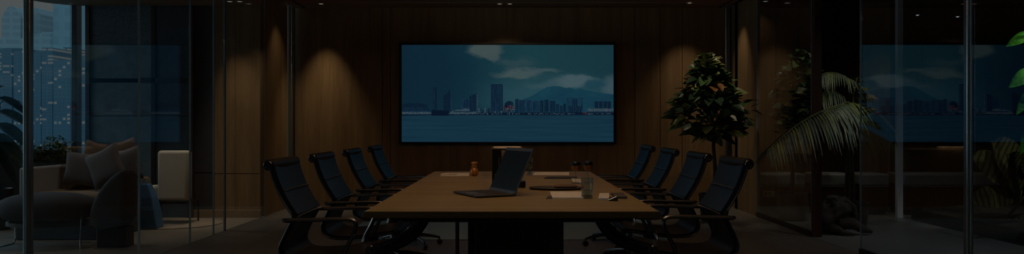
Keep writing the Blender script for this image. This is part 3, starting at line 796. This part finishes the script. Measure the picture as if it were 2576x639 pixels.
# palm beyond the glass
def frond_mesh(P, n, l0, droop_dir, width, seed, mat):
    r = random.Random(seed); m = MB(); m.norecalc = True
    pts = smoothpts(P, 8); K = len(pts)
    m.tube(pts, [.009*(1-.75*i/(K-1)) for i in range(K)], M['leaf_light'], 6)
    for i in range(n):
        q = .12+.88*i/(n-1); j = min(int(q*(K-1)), K-2)
        p = pts[j].lerp(pts[j+1], q*(K-1)-j); d = (pts[j+1]-pts[j]).normalized()
        up = Vector((0, 0, 1)); side = d.cross(up)
        if side.length < .2: side = Vector((0, 1, 0))
        side.normalize()
        for s in (-1, 1):
            ll = l0*(math.sin(PI*(.12+.80*q))**.7)*r.uniform(.85, 1.1)
            dd = d*.55+side*s*.75+Vector(droop_dir)*.25
            m.leaf(p, dd, ll, width, mat if r.random() < .75 else M['leaf_light'], droop=r.uniform(.55, .95), fold=.25, n=6, point=1.0)
    return m
PX, PY = 3.80, 8.05
t = thing('potted_palm', 'arching palm with drooping fronds beyond the doorway in the right glass wall', 'palm', (PX, PY, 0))
MB().lathe([(.14, 0), (.17, .01), (.20, .26), (.205, .29), (.185, .29), (.175, .25), (.02, .245)], seg=28).build('pot', M['pot'], t)
MB().lathe([(.178, .245), (.1, .26), (.01, .262)], seg=20).build('soil', M['soil'], t)
st = MB()
for k in range(6):
    a = k*1.05; st.tube([(.05*math.cos(a), .05*math.sin(a), .25), (.03*math.cos(a), .03*math.sin(a), .7), (.02*math.cos(a), .02*math.sin(a), 1.22)], [.02, .015, .012], None, 7)
st.build('stems', M['bark'], t)
def q(px, py, dy=0): Y = PY+dy; return (wx(px, Y)-PX, dy, wz(py, Y))
FR = [
 ([(0, 0, 1.15), q(2148, 225), q(2120, 190, -.05), q(2080, 183, -.1), q(2048, 200, -.15)], 30, .26),
 ([(0, 0, 1.12), q(2130, 266, -.2), q(2076, 276, -.72), q(2000, 318, -1.02), q(1930, 378, -1.2)], 44, .36),
 ([(0, 0, 1.1), q(2140, 262, -.1), q(2118, 262, -.2), q(2090, 280, -.3), q(2070, 310, -.35)], 28, .40),
 ([(0, 0, 1.15), q(2150, 225, .05), q(2158, 195, .1), q(2168, 215, .1), q(2172, 262, .12)], 30, .24),
 ([(0, 0, 1.1), q(2165, 275), q(2190, 275, .05), q(2222, 300, .1), q(2245, 340, .1)], 30, .24),
 ([(0, 0, 1.1), q(2120, 250, .05), q(2090, 228, .0), q(2062, 245, -.05), q(2052, 290, -.1)], 28, .28),
]
for i, (P, n, l0) in enumerate(FR):
    frond_mesh(P, n, l0, (0, 0, -.6), .026 if i in (1, 2) else .02, 20+i, M['frond']).build('frond', None, t, angle=70)

# driftwood stump, slab and benches beyond the glass
def lump(name, label, cat, c, r3, mat, seed, rough=.25, sub=2):
    r = random.Random(seed); m = MB(); m.ell(*r3, mat, 2.4, nu=14, nv=9)
    m.v = [tuple(Vector(v)*(1+r.uniform(-rough, rough))) for v in m.v]
    zmin = min(v[2] for v in m.v)
    o = m.build(name, None, loc=(c[0], c[1], c[2]-zmin*.93), sub=0, angle=80)
    return tag(o, label, cat)
RY_ = 8.25
tt = thing('driftwood_stump', 'gnarled dark driftwood stump on the floor beyond the glass doorway', 'driftwood', (wx(2098, 7.58), 7.58, 0))
m = MB(); m.ell(.16, .13, .21, M['rock'], 2.3, nu=40, nv=30, c=(0, 0, .2))
rr = random.Random(4)
from mathutils import noise as mnoise
m.v = [tuple(Vector(v)+(Vector((v[0], v[1], 0)).normalized() if abs(v[0])+abs(v[1]) > 1e-6 else Vector((0, 0, 1)))*(.055*mnoise.noise(Vector((v[0]*9, v[1]*9, v[2]*5)))+.03*mnoise.noise(Vector(v)*28))) for v in m.v]
m.build('stump', None, tt, angle=70)
m = MB(); m.tube([(.02, -.06, .14), (.15, -.1, .12), (.26, -.1, .06), (.36, -.08, .03)], [.07, .06, .045, .015], M['rock'], 9)
m.tube([(.0, -.02, .3), (.1, -.03, .36), (.19, -.02, .28), (.22, -.02, .14)], [.05, .045, .04, .03], M['rock'], 9)
m.tube([(-.05, -.08, .08), (.03, -.16, .035), (.12, -.2, .02)], [.05, .03, .012], M['rock'], 8)
m.build('branch', None, tt, angle=70)
o = MB().prism([(-.24, 0), (.20, 0), (.27, .16), (.17, .30), (.02, .22), (-.12, .12)], -.07, .07).build('slate_slab', M['stone'], loc=(wx(2152, 7.95), 8.45, 0), smooth=False, bevel=.012)
tag(o, 'angular slate slab standing behind the driftwood stump', 'stone')

def bench(label, x0, x1, y):
    t = thing('banquette', label, 'bench', ((x0+x1)/2, y, 0), group='grey topped benches along the far side wall')
    w = (x1-x0)/2
    MB().box(-w, w, -.02, .40, .375, .53).build('seat_cushion', M['bench'], t, bevel=.025, seg=3, smooth=True)
    MB().box(-w+.01, w-.01, 0, .38, .06, .374).build('base', M['dark_wood'], t, smooth=False, bevel=.004)
    MB().box(-w+.03, w-.03, .02, .36, 0, .06).build('toe_kick', M['bezel'], t, smooth=False)
    MB().box(-w+.02, w-.02, -.024, -.016, .366, .374).build('piping', M['bench'], t, smooth=False)
BY = 9.2
bench('grey topped bench left of the wood doorpost, nearest the leafy trees', 3.16, wx(2026, BY), BY)
bench('grey topped bench right of the wood doorpost, seen through the doorway', wx(2053, BY), wx(2145, BY), BY)
bench('short grey topped bench just left of the pale column', wx(2163, BY), wx(2236, BY), BY)
bench('long grey topped bench right of the pale column', wx(2270, BY), wx(2440, BY), BY)
bench('grey topped bench behind the striped leaf plant', wx(2445, BY), wx(2640, BY), BY)
o = thing('wall_outlet', 'white framed socket plate on the bench front near the leafy trees', 'socket', (wx(1934, 9.19), 9.199, wz(488, 9.19)))
MB().box(-.075, .075, -.008, 0.0, -.04, .04).build('plate', M['white_plastic'], o, smooth=False, bevel=.003)
MB().box(-.062, -.022, -.010, -.004, -.026, .026).build('socket', M['bezel'], o, smooth=False); MB().box(-.012, .03, -.010, -.004, -.026, .026).build('socket', M['bench'], o, smooth=False)
for px0, px1, py, lab in ((1978, 2046, 385, 'dark wood wall shelf behind the palm fronds'), (2272, 2378, 374, 'wood board standing for the reflected screen glow right of the pale column')):  # right board models the mirrored glow strip below the screen
    t = thing('wall_board', lab, 'shelf', (wx((px0+px1)/2, YR), YR, wz(py, YR)))
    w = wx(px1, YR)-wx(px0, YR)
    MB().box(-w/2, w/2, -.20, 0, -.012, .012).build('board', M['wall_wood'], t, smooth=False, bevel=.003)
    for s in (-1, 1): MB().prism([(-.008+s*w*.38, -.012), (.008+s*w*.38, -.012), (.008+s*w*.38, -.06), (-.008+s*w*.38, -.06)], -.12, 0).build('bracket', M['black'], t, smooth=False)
# black plinth planter along the far right with the striped plant and the bright leaves
pt = thing('planter_bed', 'long low black planter bed along the right side of the corridor', 'planter', (5.8, 7.0, 0))
m = MB(); m.prism([(-.95, -4), (.95, -4), (.95, 1.85), (-.86, 1.85), (-.95, 1.70)], 0, .13, axis='Z'); m.build('plinth', M['bezel'], pt, smooth=False, bevel=.01)
m = MB(); nx, ny = 16, 40; r = random.Random(5)
vs = [(-.88+1.76*i/nx, -3.9+5.65*j/ny, .13+(.05*math.sin(PI*i/nx)+r.uniform(0, .03) if 0 < i < nx and 0 < j < ny else 0)) for j in range(ny+1) for i in range(nx+1)]
m.add(vs, [(j*(nx+1)+i, j*(nx+1)+i+1, (j+1)*(nx+1)+i+1, (j+1)*(nx+1)+i) for j in range(ny) for i in range(nx)]); m.build('gravel', M['soil'], pt)
def striped_leaf(m, base, d, nrm, Ln, W, droop, n=26):
    d = Vector(d).normalized(); side = d.cross(Vector(nrm)).normalized(); nn = side.cross(d)
    def c(t): return Vector(base)+d*Ln*t+Vector((0, 0, -1))*droop*Ln*t*t
    for i in range(n):
        mat = M['stripe_a'] if i % 3 else M['stripe_b']
        V = []
        for t in (i/n, (i+1)/n):
            w = W*.5*math.sin(PI*min(1, .02+.98*t))**.62
            for s in (-1, -.5, 0, .5, 1):
                tt = min(1, t+.16*abs(s)*(1-t)); ws = W*.5*math.sin(PI*min(.999, .02+.98*tt))**.62
                V.append(c(tt)+side*s*ws+nn*abs(s)*W*.10)
        m.add(V, [(k, k+1, k+6, k+5) for k in range(4)], mat)
SY = 7.35
t = thing('striped_plant', 'dim plant with large olive striped leaves in the planter at far right', 'plant', (5.10, SY, .205))
def loc(px, py, dy=0): Y = SY+dy; return Vector((wx(px, Y)-5.10, dy, wz(py, Y)-.205))
for k, (b, e, W, dr) in enumerate((((2566, 470), (2455, 385), .34, .10), ((2575, 450), (2500, 365), .42, .02), ((2560, 490), (2450, 495), .24, .06), ((2590, 440), (2600, 350), .4, .0), ((2570, 478), (2535, 400), .40, .0))):
    m = MB(); m.norecalc = True
    B, E = loc(*b, -.02*k), loc(*e, -.10-.04*k); d = E-B
    striped_leaf(m, B, d, (.15, -1, .35), d.length*1.15, W, dr)
    m.tube(smoothpts([(.02*k-.02, .02*k, 0), Vector((B.x*.7, B.y, B.z*.5)), B], 5), [.007]*10+[.004], M['stripe_a'], 6)
    m.build('leaf', None, t, angle=80)
t = thing('tall_green_plant', 'tall plant with bright green leaves at the right edge of the view', 'plant', (wx(2606, 6.6), 6.6, .150))
GX = wx(2606, 6.6)
def gl(px, py, dy=0): Y = 6.6+dy; return Vector((wx(px, Y)-GX, dy, wz(py, Y)-.150))
MB().tube(smoothpts([(0, 0, 0), (.01, 0, .6), (-.01, .0, 1.2), (.0, 0, 2.1)], 6), .011, None, 7).build('stem', M['leaf_mid'], t)
GL = [((2592, 84), (2531, 113), .10), ((2598, 176), (2538, 216), .13), ((2596, 225), (2556, 285), .10), ((2590, 325), (2566, 385), .10), ((2600, 70), (2640, 110), .1), ((2602, 190), (2660, 230), .13), ((2600, 80), (2560, 86), .05), ((2600, 420), (2630, 360), .11)]
for k, (b, e, W) in enumerate(GL):
    m = MB(); m.norecalc = True
    B, E = gl(*b, -.02), gl(*e, -.10); d = E-B
    m.tube([(0, 0, B.z-.03), B], .004, M['leaf_mid'], 5)
    m.leaf(B, d, d.length, W, M['leaf_bright'], droop=.05, fold=.2, n=8, nrm=(.1, -1, .45))
    m.build('leaf', None, t, angle=80)
sh = thing('plant_shelf', 'small pale bracket on the tall green plant stem at the right edge', 'bracket', (GX+.0, 6.6, .0))
bpy.data.objects.remove(sh)
# two small spots beyond the glass
for px, py, lab in ((2308, 38, 'left of two small spotlights hanging beyond the right glass wall'), (2409, 42, 'right of two small spotlights hanging beyond the right glass wall')):
    Y = 8.6; x, z = wx(px, Y), wz(py, Y)
    t = thing('hanging_spotlight', lab, 'spotlight', (x, Y, H))
    MB().tube([(0, 0, 0), (0, 0, z-H+.05)], .006).build('rod', M['bezel'], t)
    MB().lathe([(.02, .06), (.026, .05), (.03, .0), (.026, .0), (.02, .01), (.004, .012)], seg=18, c=(0, 0, z-H)).build('shade', M['bezel'], t)
    MB().ell(.018, .018, .012, M['lamp_cool'], c=(0, 0, z-H+.004), nu=12, nv=8).build('bulb', None, t)

# ------------------------------------------------------------------ lounge
def cushion_mesh(w, h, th, n=14, mat=None, T=None):
    m = MB(); vs = []; fs = []
    for s in (1, -1):
        for j in range(n+1):
            for i in range(n+1):
                a = 2*i/n-1; b = 2*j/n-1
                k = ((1-a**4)*(1-b**4))**.5
                pin = 1-.10*(1-abs(a))*abs(b)**2; pin2 = 1-.10*(1-abs(b))*abs(a)**2
                vs.append((a*w/2*pin2, s*th/2*k, b*h/2*pin))
    W = (n+1)**2
    for j in range(n):
        for i in range(n):
            p = j*(n+1)+i
            fs.append((p, p+1, p+n+2, p+n+1)); fs.append((W+p, W+p+n+1, W+p+n+2, W+p+1))
    m.add(vs, fs, mat, T); return m
SX0, SX1, SYF, SYB = -4.95, -4.06, 7.13, 7.82
t = thing('sofa', 'low sofa with pale arm and brown back behind the left glass wall', 'sofa', ((SX0+SX1)/2, (SYF+SYB)/2, 0))
cx, cy = (SX0+SX1)/2, (SYF+SYB)/2; hw = (SX1-SX0)/2; hd = (SYB-SYF)/2
MB().box(-hw, hw, -hd, hd, .0, .165).build('base', M['dark_fabric'], t, bevel=.015, seg=3)
MB().box(-hw+.10, hw, -hd+.02, hd-.16, .166, .47).build('seat_cushion', M['tan_rug'], t, bevel=.05, seg=4)
MB().box(-hw, -hw+.10, -hd+.05, hd, .166, .72).build('armrest', M['sofa_grey'], t, bevel=.02, seg=3)
MB().box(-hw+.10, hw, hd-.16, hd, .166, .73).build('backrest', M['sofa_brown'], t, bevel=.03, seg=3)
def cushion(label, px, py, w, h, th, Y, rot, mat, group='scatter cushions on the lounge sofa'):
    o = cushion_mesh(w, h, th).build('cushion', mat, loc=(wx(px, Y), Y, wz(py, Y)))
    o.rotation_euler = rot; return tag(o, label, 'cushion', group)
cushion('grey square cushion at the left of the sofa cushions, standing tilted', 210, 426, .38, .36, .11, 7.50, (-.18, .08, .15), M['cushion'])
cushion('grey cushion in the middle of the sofa, leaning over the left one', 266, 418, .38, .38, .11, 7.30, (-.15, -.45, -.05), M['cushion'])
cushion('dark cushion at the right end of the sofa by the glass edge', 318, 416, .34, .36, .11, 7.46, (-.15, -.25, -.1), M['cushion'])
cushion('brown cushion at the back of the sofa behind the grey ones', 236, 396, .26, .34, .07, 7.62, (-.06, .25, 0), M['sofa_brown'])
cushion('brown cushion at the back right of the sofa, topmost', 318, 391, .26, .34, .07, 7.62, (-.06, -.3, 0), M['sofa_brown'])
# big rounded bolster in front
m = MB(); P = smoothpts([(wx(236, 6.75), 6.80, .34), (wx(262, 6.75), 6.80, .48), (wx(300, 6.75), 6.80, .585), (wx(345, 6.75), 6.80, .64), (wx(385, 6.75), 6.80, .66)], 5)
o = MB()
prof = [(wx(228, 6.6), .24), (wx(230, 6.6), .33), (wx(242, 6.6), .42), (wx(262, 6.6), .52), (wx(290, 6.6), .61), (wx(322, 6.6), .69), (wx(350, 6.6), .725), (wx(372, 6.6), .70), (wx(378, 6.6), .55), (wx(378, 6.6), .2), (wx(300, 6.6), .17), (wx(245, 6.6), .18)]
cxx = -3.755
cx2, cz2 = cxx, .42
fx = (prof[0][0], max(p[0] for p in prof))
prof = [(-3.935+(a-fx[0])/(fx[1]-fx[0])*.35, b) for a, b in prof]
V = []; n = len(prof)
for s, k in ((-.13, .80), (-.10, .95), (0, 1.0), (.10, .95), (.13, .80)):
    V += [(cx2+(a-cx2)*k*1.1-cxx, s, cz2+(b-cz2)*k*1.06) for a, b in prof]
o.add(V, [(i*n+k, i*n+(k+1) % n, (i+1)*n+(k+1) % n, (i+1)*n+k) for i in range(4) for k in range(n)]+[tuple(range(n-1, -1, -1)), tuple(4*n+k for k in range(n))])
t = thing('rounded_seat', 'large dark rounded seat in front of the sofa by the glass edge', 'seat', (cxx, 6.76, 0))
o.build('body', M['dark_fabric'], t, sub=2)
MB().box(-.14, .13, -.06, .11, .0, .19).build('plinth', M['bezel'], t, smooth=False, bevel=.01)
# oval ottoman on thin metal legs
OX, OY = wx(112, 6.75), 6.80
t = thing('ottoman', 'large dark rounded ottoman on thin metal legs in front of the sofa', 'ottoman', (OX, OY, 0))
MB().ell(.44, .26, .145, None, 2.6, c=(0, 0, .365), nu=36, nv=18, e2=2.4).build('cushion_top', M['dark_fabric'], t)
MB().lathe([(.30, .195), (.33, .20), (.33, .235), (.30, .25)], seg=36, T=Matrix.Diagonal((1.15, .62, 1, 1))).build('frame', M['bezel'], t)
for s in (-1, 1):
    MB().tube(smoothpts([(s*.40, .12, .36), (s*.405, .13, .2), (s*.41, .14, .02), (s*.41, .0, .006), (s*.41, -.14, .006), (s*.41, -.17, .02), (s*.405, -.15, .2), (s*.40, -.13, .36)], 4), .006).build('leg', M['chrome'], t)
# cream armchair seen from behind
AY = 8.30
t = thing('armchair', 'cream upholstered armchair on thin black legs behind the left glass wall', 'armchair', (wx(430, AY), AY, .012))
ax = wx(430, AY)
def rel(px, py): return wx(px, AY)-ax, wz(py, AY)
xb0, zb1 = rel(405, 381); xb1, zb0 = rel(482, 506)
MB().box(xb0, xb1, -.10, .03, zb0+.0, zb1).build('backrest', M['cream'], t, bevel=.035, seg=4)
MB().box(xb0-.22, xb0-.002, .0, .26, .27, .43).build('seat', M['cream'], t, bevel=.03, seg=3)
MB().box(xb0-.24, xb1-.02, -.09, .26, .235, .252).build('frame', M['frame_black'], t, bevel=.004, smooth=False)
for lx, ly in ((rel(412, 0)[0], -.07), (rel(480, 0)[0]-.02, .24), (xb0-.2, .02), (xb0-.2, .24)):
    MB().tube([(lx, ly, .245), (lx, ly, 0)], .011, None, 8).build('leg', M['bezel'], t)
o = tag(MB().lathe([(.02, 0), (.62, 0), (.625, .006), (.62, .012), (.02, .012)], seg=64, T=Matrix.Diagonal((1.0, .75, 1, 1))).build('lounge_rug', M['tan_rug'], loc=(-4.02, 8.32, 0)), 'round tan rug under the cream armchair', 'rug')
o.scale = (1, 1, 1)
# blue tote bag
BYY = 7.94
t = thing('tote_bag', 'blue tote bag with tan handles beside the cream armchair', 'bag', (wx(377, BYY), BYY, .012))
bx = wx(377, BYY)
a = lambda px: wx(px, BYY)-bx
m = MB(); zt = wz(462, BYY)
V = []
for z, w0, w1, d in ((0, a(352), a(404), .085), (.20, a(352), a(397), .085), (.34, a(353), a(390), .07), (zt-.012, a(352), a(378), .04)):
    V += [(w0, -d, z), (w1, -d, z), (w1, d, z), (w0, d, z)]
m.add(V, [(i*4+k, i*4+(k+1) % 4, i*4+4+(k+1) % 4, i*4+4+k) for i in range(3) for k in range(4)]+[(3, 2, 1, 0), (12, 13, 14, 15)])
m.build('body', M['blue'], t, smooth=False, bevel=.012)
for s in (-1, 1):
    MB().tube(smoothpts([(a(354), s*.03, zt-.05), (a(355), s*.03, zt+.03), (a(363), s*.03, zt+.058), (a(373), s*.03, zt+.03), (a(375), s*.03, zt-.05)], 5), .006).build('handle', M['tan'], t)

# planter box with hedge under the window
HX0, HX1 = -7.4, wx(176, 8.62)
t = thing('hedge_planter', 'black planter box with a clipped hedge under the lounge window', 'planter', ((HX0+HX1)/2, 8.66, 0))
hc = (HX0+HX1)/2; hh = (HX1-HX0)/2
MB().box(-hh-.08, hh+.08, -.16, .16, 0, .70).build('box', M['bezel'], t, smooth=False, bevel=.006)
m = MB(); m.norecalc = True; r = random.Random(9)
m.ell(hh*.97, .10, .17, M['leaf_dark'], 6, c=(0, 0, .70), nu=40, nv=10)
for k in range(3200):
    x_ = r.uniform(-hh, hh); y_ = r.uniform(-.15, .15); top = .20+.06*math.sin(x_*9)+.05*math.sin(x_*23+1)
    z_ = .70+r.random()*top
    d = (r.uniform(-1, 1), r.uniform(-1, .6), r.uniform(-.2, 1))
    m.leaf((x_, y_, z_), d, r.uniform(.04, .075), .03, M['hedge_a'] if r.random() < .65 else M['hedge_b'], droop=.1, n=3)
m.build('hedge', None, t, angle=80)
# dark big leaved plant at the left edge
PX2, PY2 = wx(-12, 7.9), 7.9
t = thing('broad_leaf_plant', 'dark glossy broad leaved plant in a pot at the left edge of the view', 'plant', (PX2, PY2, 0))
MB().lathe([(.12, 0), (.14, .01), (.17, .42), (.175, .45), (.16, .45), (.15, .40), (.02, .39)], seg=26).build('pot', M['pot'], t)
MB().lathe([(.155, .39), (.1, .405), (.01, .41)], seg=18).build('soil', M['soil'], t)
def pl2(px, py, dy=0): Y = PY2+dy; return Vector((wx(px, Y)-PX2, dy, wz(py, Y)))
for k, (b, e, W, dr, dy) in enumerate((((-5, 245), (60, 262), .17, .35, -.05), ((-8, 280), (62, 290), .20, .30, -.15), ((-5, 310), (62, 345), .22, .20, -.22), ((-10, 335), (50, 385), .22, .25, -.28), ((-15, 230), (5, 215), .18, .2, .1), ((0, 260), (50, 235), .12, .6, .12), ((-20, 300), (-90, 330), .2, .3, 0), ((-20, 260), (-80, 240), .2, .4, .1), ((-10, 360), (30, 425), .18, .2, -.2))):
    B, E = pl2(*b, dy*.5), pl2(*e, dy); d = E-B
    m = MB(); m.norecalc = True
    m.tube(smoothpts([(0, 0, .40), (B.x*.4, B.y*.4, .40+(B.z-.4)*.6), B], 4), .008, M['leaf_mid'], 6)
    m.leaf(B, d, d.length*1.3, W*.62, M['leaf_blue'], droop=dr, fold=.25, n=8, nrm=(0, -.6, 1))
    m.build('leaf', None, t, angle=80)

# ------------------------------------------------------------------ city outside
def facade(name, c, win, dens=.16, sx=1.6, sz=1.1, warm=(1, .8, .5), glow=.05):
    m, nt, out = newmat(name)
    tc = N(nt, 'ShaderNodeTexCoord'); mp = N(nt, 'ShaderNodeMapping')
    mp.inputs['Rotation'].default_value = (-PI/2, 0, 0)
    L(nt, tc.outputs['Object'], mp.inputs[0])
    b = N(nt, 'ShaderNodeTexBrick', Scale=1.); b.offset = 0.
    b.inputs['Color1'].default_value = (0, 0, 0, 1); b.inputs['Color2'].default_value = (1, 1, 1, 1); b.inputs['Mortar'].default_value = (0, 0, 0, 1)
    b.inputs['Brick Width'].default_value = sx; b.inputs['Row Height'].default_value = sz; b.inputs['Mortar Size'].default_value = .22*sz
    L(nt, mp.outputs[0], b.inputs['Vector'])
    lit = N(nt, 'ShaderNodeMath', operation='GREATER_THAN'); lit.inputs[1].default_value = 1-dens
    L(nt, b.outputs[0], lit.inputs[0])
    mx = N(nt, 'ShaderNodeMix', data_type='RGBA'); mx.inputs[6].default_value = rgba(win); mx.inputs[7].default_value = rgba(c)
    L(nt, b.outputs['Fac'], mx.inputs[0])
    p = N(nt, 'ShaderNodeBsdfPrincipled', Roughness=.5); L(nt, mx.outputs[2], p.inputs['Base Color'])
    p.inputs['Emission Color'].default_value = rgba(warm)
    es = N(nt, 'ShaderNodeMath', operation='MULTIPLY'); es.inputs[1].default_value = glow; L(nt, lit.outputs[0], es.inputs[0])
    L(nt, es.outputs[0], p.inputs['Emission Strength'])
    L(nt, p.outputs[0], out.inputs[0]); return m
fa = facade('facade_teal', (.42, .62, .68), (.36, .55, .62), .02, 2.2, 1.6)  # bluish base colours of the facades carry the city haze
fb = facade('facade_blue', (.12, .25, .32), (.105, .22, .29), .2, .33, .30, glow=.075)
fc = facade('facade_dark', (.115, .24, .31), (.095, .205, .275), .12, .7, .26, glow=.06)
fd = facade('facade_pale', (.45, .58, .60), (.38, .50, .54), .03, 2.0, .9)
def tower(label, Y, px0, px1, py, mat, depth=8, zb=-14, curve=None):
    x0, x1 = wx(px0, Y), wx(px1, Y); zt = wz(py, Y); w = (x1-x0)/2
    t = thing('office_tower', label, 'building', ((x0+x1)/2, Y, zb))
    m = MB()
    if curve:
        poly = [(-w, 0), (w, 0)]
        for i in range(9):
            q_ = i/8; poly.append((w-2*w*q_, zt-zb+curve*(math.sin(PI*(.15+.8*(1-q_)))-1)-curve*.4*q_))
        m.prism(poly, 0, depth)
        m.build('facade', mat, t, smooth=False)
        return
    m.box(-w, w, 0, depth, 0, zt-zb); m.build('facade', mat, t, smooth=False)
    MB().box(-w*.6, w*.6, depth*.3, depth*.8, zt-zb, zt-zb+.3).build('roof_plant', mat, t, smooth=False)
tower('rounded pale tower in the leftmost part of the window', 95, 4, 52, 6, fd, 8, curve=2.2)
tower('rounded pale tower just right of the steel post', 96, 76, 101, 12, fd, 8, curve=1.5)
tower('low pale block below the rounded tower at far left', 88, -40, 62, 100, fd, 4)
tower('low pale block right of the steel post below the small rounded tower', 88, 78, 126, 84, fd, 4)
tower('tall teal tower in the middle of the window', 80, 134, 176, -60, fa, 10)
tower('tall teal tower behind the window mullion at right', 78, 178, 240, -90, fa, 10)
tower('dark blue office block at the bottom left of the window', 62, -60, 30, 122, fc, 8)
tower('second dark blue office block from the left beside the steel post', 60, 34, 72, 128, fb, 8)
tower('blue office block just right of the steel post with lit windows', 58, 74, 103, 132, fb, 8)
tower('blue office block in the middle of the window with lit windows', 56, 105, 132, 120, fc, 8)
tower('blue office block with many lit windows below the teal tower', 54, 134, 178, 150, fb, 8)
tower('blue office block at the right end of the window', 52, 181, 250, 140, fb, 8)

# ------------------------------------------------------------------ sky, lamps, camera
w = bpy.data.worlds.new('World'); sc.world = w; w.use_nodes = True
nt = w.node_tree
bg = nt.nodes['Background']
tc = N(nt, 'ShaderNodeTexCoord'); sx = N(nt, 'ShaderNodeSeparateXYZ'); L(nt, tc.outputs['Generated'], sx.inputs[0])
no = N(nt, 'ShaderNodeTexNoise', Scale=3., Detail=3.); L(nt, tc.outputs['Generated'], no.inputs['Vector'])
ad = N(nt, 'ShaderNodeMath', operation='MULTIPLY_ADD'); ad.inputs[1].default_value = .25; L(nt, no.outputs[0], ad.inputs[0]); L(nt, sx.outputs[2], ad.inputs[2])
cc = ramp(nt, ad.outputs[0], [(.0, (.02, .05, .07)), (.12, (.04, .06, .068)), (.22, (.088, .094, .090)), (.38, (.088, .096, .094)), (.6, (.13, .22, .27))])
L(nt, cc, bg.inputs[0]); mr = N(nt, 'ShaderNodeMapRange', interpolation_type='SMOOTHSTEP')
for k, v in (('From Min', -.68), ('From Max', -.92), ('To Min', 1.), ('To Max', 9.)): mr.inputs[k].default_value = v  # sky boosted on the unseen left to brighten the lounge
L(nt, sx.outputs[0], mr.inputs['Value']); L(nt, mr.outputs[0], bg.inputs[1])

# lamps in the side rooms
def lamp(label, x, y, z, power, size, target, color, mat='lamp_warm', rad=.05): downlight(label, x, y, z, M[mat], power, size, target, color, rad)
lamp('downlight in the lounge ceiling over the sofa', -4.3, 6.9, HL, 18, 80, (-4.4, 7.4, .4), (1, .85, .7))
lamp('downlight in the lounge ceiling over the hedge planter', -5.75, 8.2, HL, 5, 60, (-5.6, 8.66, .8), (1, .9, .6))
lamp('downlight in the lounge ceiling over the cream armchair', -3.7, 7.9, HL, 34, 74, (-3.8, 8.1, .3), (1, .9, .72))
lamp('downlight added in the side room ceiling to brighten the palm', 3.7, 7.2, H, 14, 60, (3.6, 7.9, .9), (1, .98, .8), 'lamp_cool')  # extra lamp, lifts the dim palm fronds
lamp('downlight added in the side room ceiling to brighten the grey corridor floor', 4.0, 6.2, H, 24, 112, (4.2, 7.1, 0), (.8, .92, 1), 'lamp_cool')  # extra cool lamp for the corridor floor and pale column
lamp('downlight in the ceiling of the side room by the tall green plant', 4.7, 5.7, H, 75, 30, (4.9, 6.55, 1.85), (1, 1, .85), 'lamp_cool')

# added fill: unseen uplight bar and ceiling panel, plus wall washers by the corners
def area(name, loc, rot, sx_, sy_, e, c):
    l = bpy.data.lights.new(name, 'AREA'); l.shape = 'RECTANGLE'; l.size = sx_; l.size_y = sy_; l.energy = e; l.color = c
    o = bpy.data.objects.new(name, l); col.objects.link(o); o.location = loc; o.rotation_euler = rot; return o
pb = thing('fill_bar', 'unseen black bar added over the conference table to fill the room with uplight', 'fill light', (0, 4.7, 2.27))  # bar added out of view to carry the ambient uplight
MB().box(-.03, .03, -1.35, 1.35, -.02, .02).build('bar', M['bezel'], pb, smooth=False, bevel=.004)
for yy in (-1.1, 1.1): MB().tube([(0, yy, .02), (0, yy, H-2.27)], .003).build('cable', M['bezel'], pb)
l = area('fill_uplight', (0, 0, .03), (PI, 0, 0), .05, 2.6, 44, (1, .89, .72)); l.parent = pb
cp = thing('fill_panel', 'unseen flat ceiling panel added before the table for soft fill', 'ceiling light', (0, 1.7, H))  # panel added out of view as soft fill
MB().box(-1.75, 1.75, -.34, .34, -.02, .0).build('frame', M['white_plastic'], cp, smooth=False, bevel=.004)
l = area('fill_panel_lamp', (0, 0, -.024), (0, 0, 0), 3.4, .6, 7, (1, .9, .76)); l.parent = cp
def washer(label, x, y, tx, ty, tz, power, size, c=WARM, mat='lamp_warm'): downlight(label, x, y, H, M[mat], power, size, (tx, ty, tz), c, .04)
washer('added ceiling downlight brightening the leafy potted tree', 2.2, 7.9, 2.4, 8.55, 1.4, 28, 60, (1, .85, .62))  # lamp added to lift the dim foliage
washer('added ceiling downlight brightening the darker tree behind the right glass', 3.42, 8.05, 3.42, 8.7, 1.45, 22, 52, (1, .9, .68))  # extra spot so the tree behind the glass shows
washer('added ceiling downlight brightening the bench nearest the trees', 3.6, 9.15, 3.62, 9.45, 0, 8, 84, (1, .85, .66))  # extra light put in for the bench tops
washer('added ceiling downlight brightening the long bench right of the pale column', 5.1, 9.15, 5.1, 9.45, 0, 5, 84, (1, .85, .66))  # second added bench light
washer('ceiling downlight in the right corner washing the short wood wall', 2.80, 9.5, 3.1, 9.80, 1.1, 18, 66)
washer('ceiling downlight in the left corner washing the short wood wall', -2.80, 9.45, -3.13, 9.6, 1.2, 8, 70)

cam = bpy.data.cameras.new('camera'); co = bpy.data.objects.new('camera', cam); col.objects.link(co)
co.location = (0, 0, CH); co.rotation_euler = (PI/2, 0, 0)
cam.sensor_width = 36; cam.lens = F/2576*36; cam.clip_end = 500; cam.clip_start = .05
sc.camera = co
vs = sc.view_settings; vs.view_transform = 'Standard'; vs.look = 'None'; vs.gamma = 1; vs.exposure = 0; vs.use_curve_mapping = False
cy_ = sc.cycles
cy_.max_bounces = 8; cy_.diffuse_bounces = 3; cy_.glossy_bounces = 4; cy_.transparent_max_bounces = 24; cy_.transmission_bounces = 6
cy_.use_denoising = True; cy_.caustics_reflective = False; cy_.caustics_refractive = False
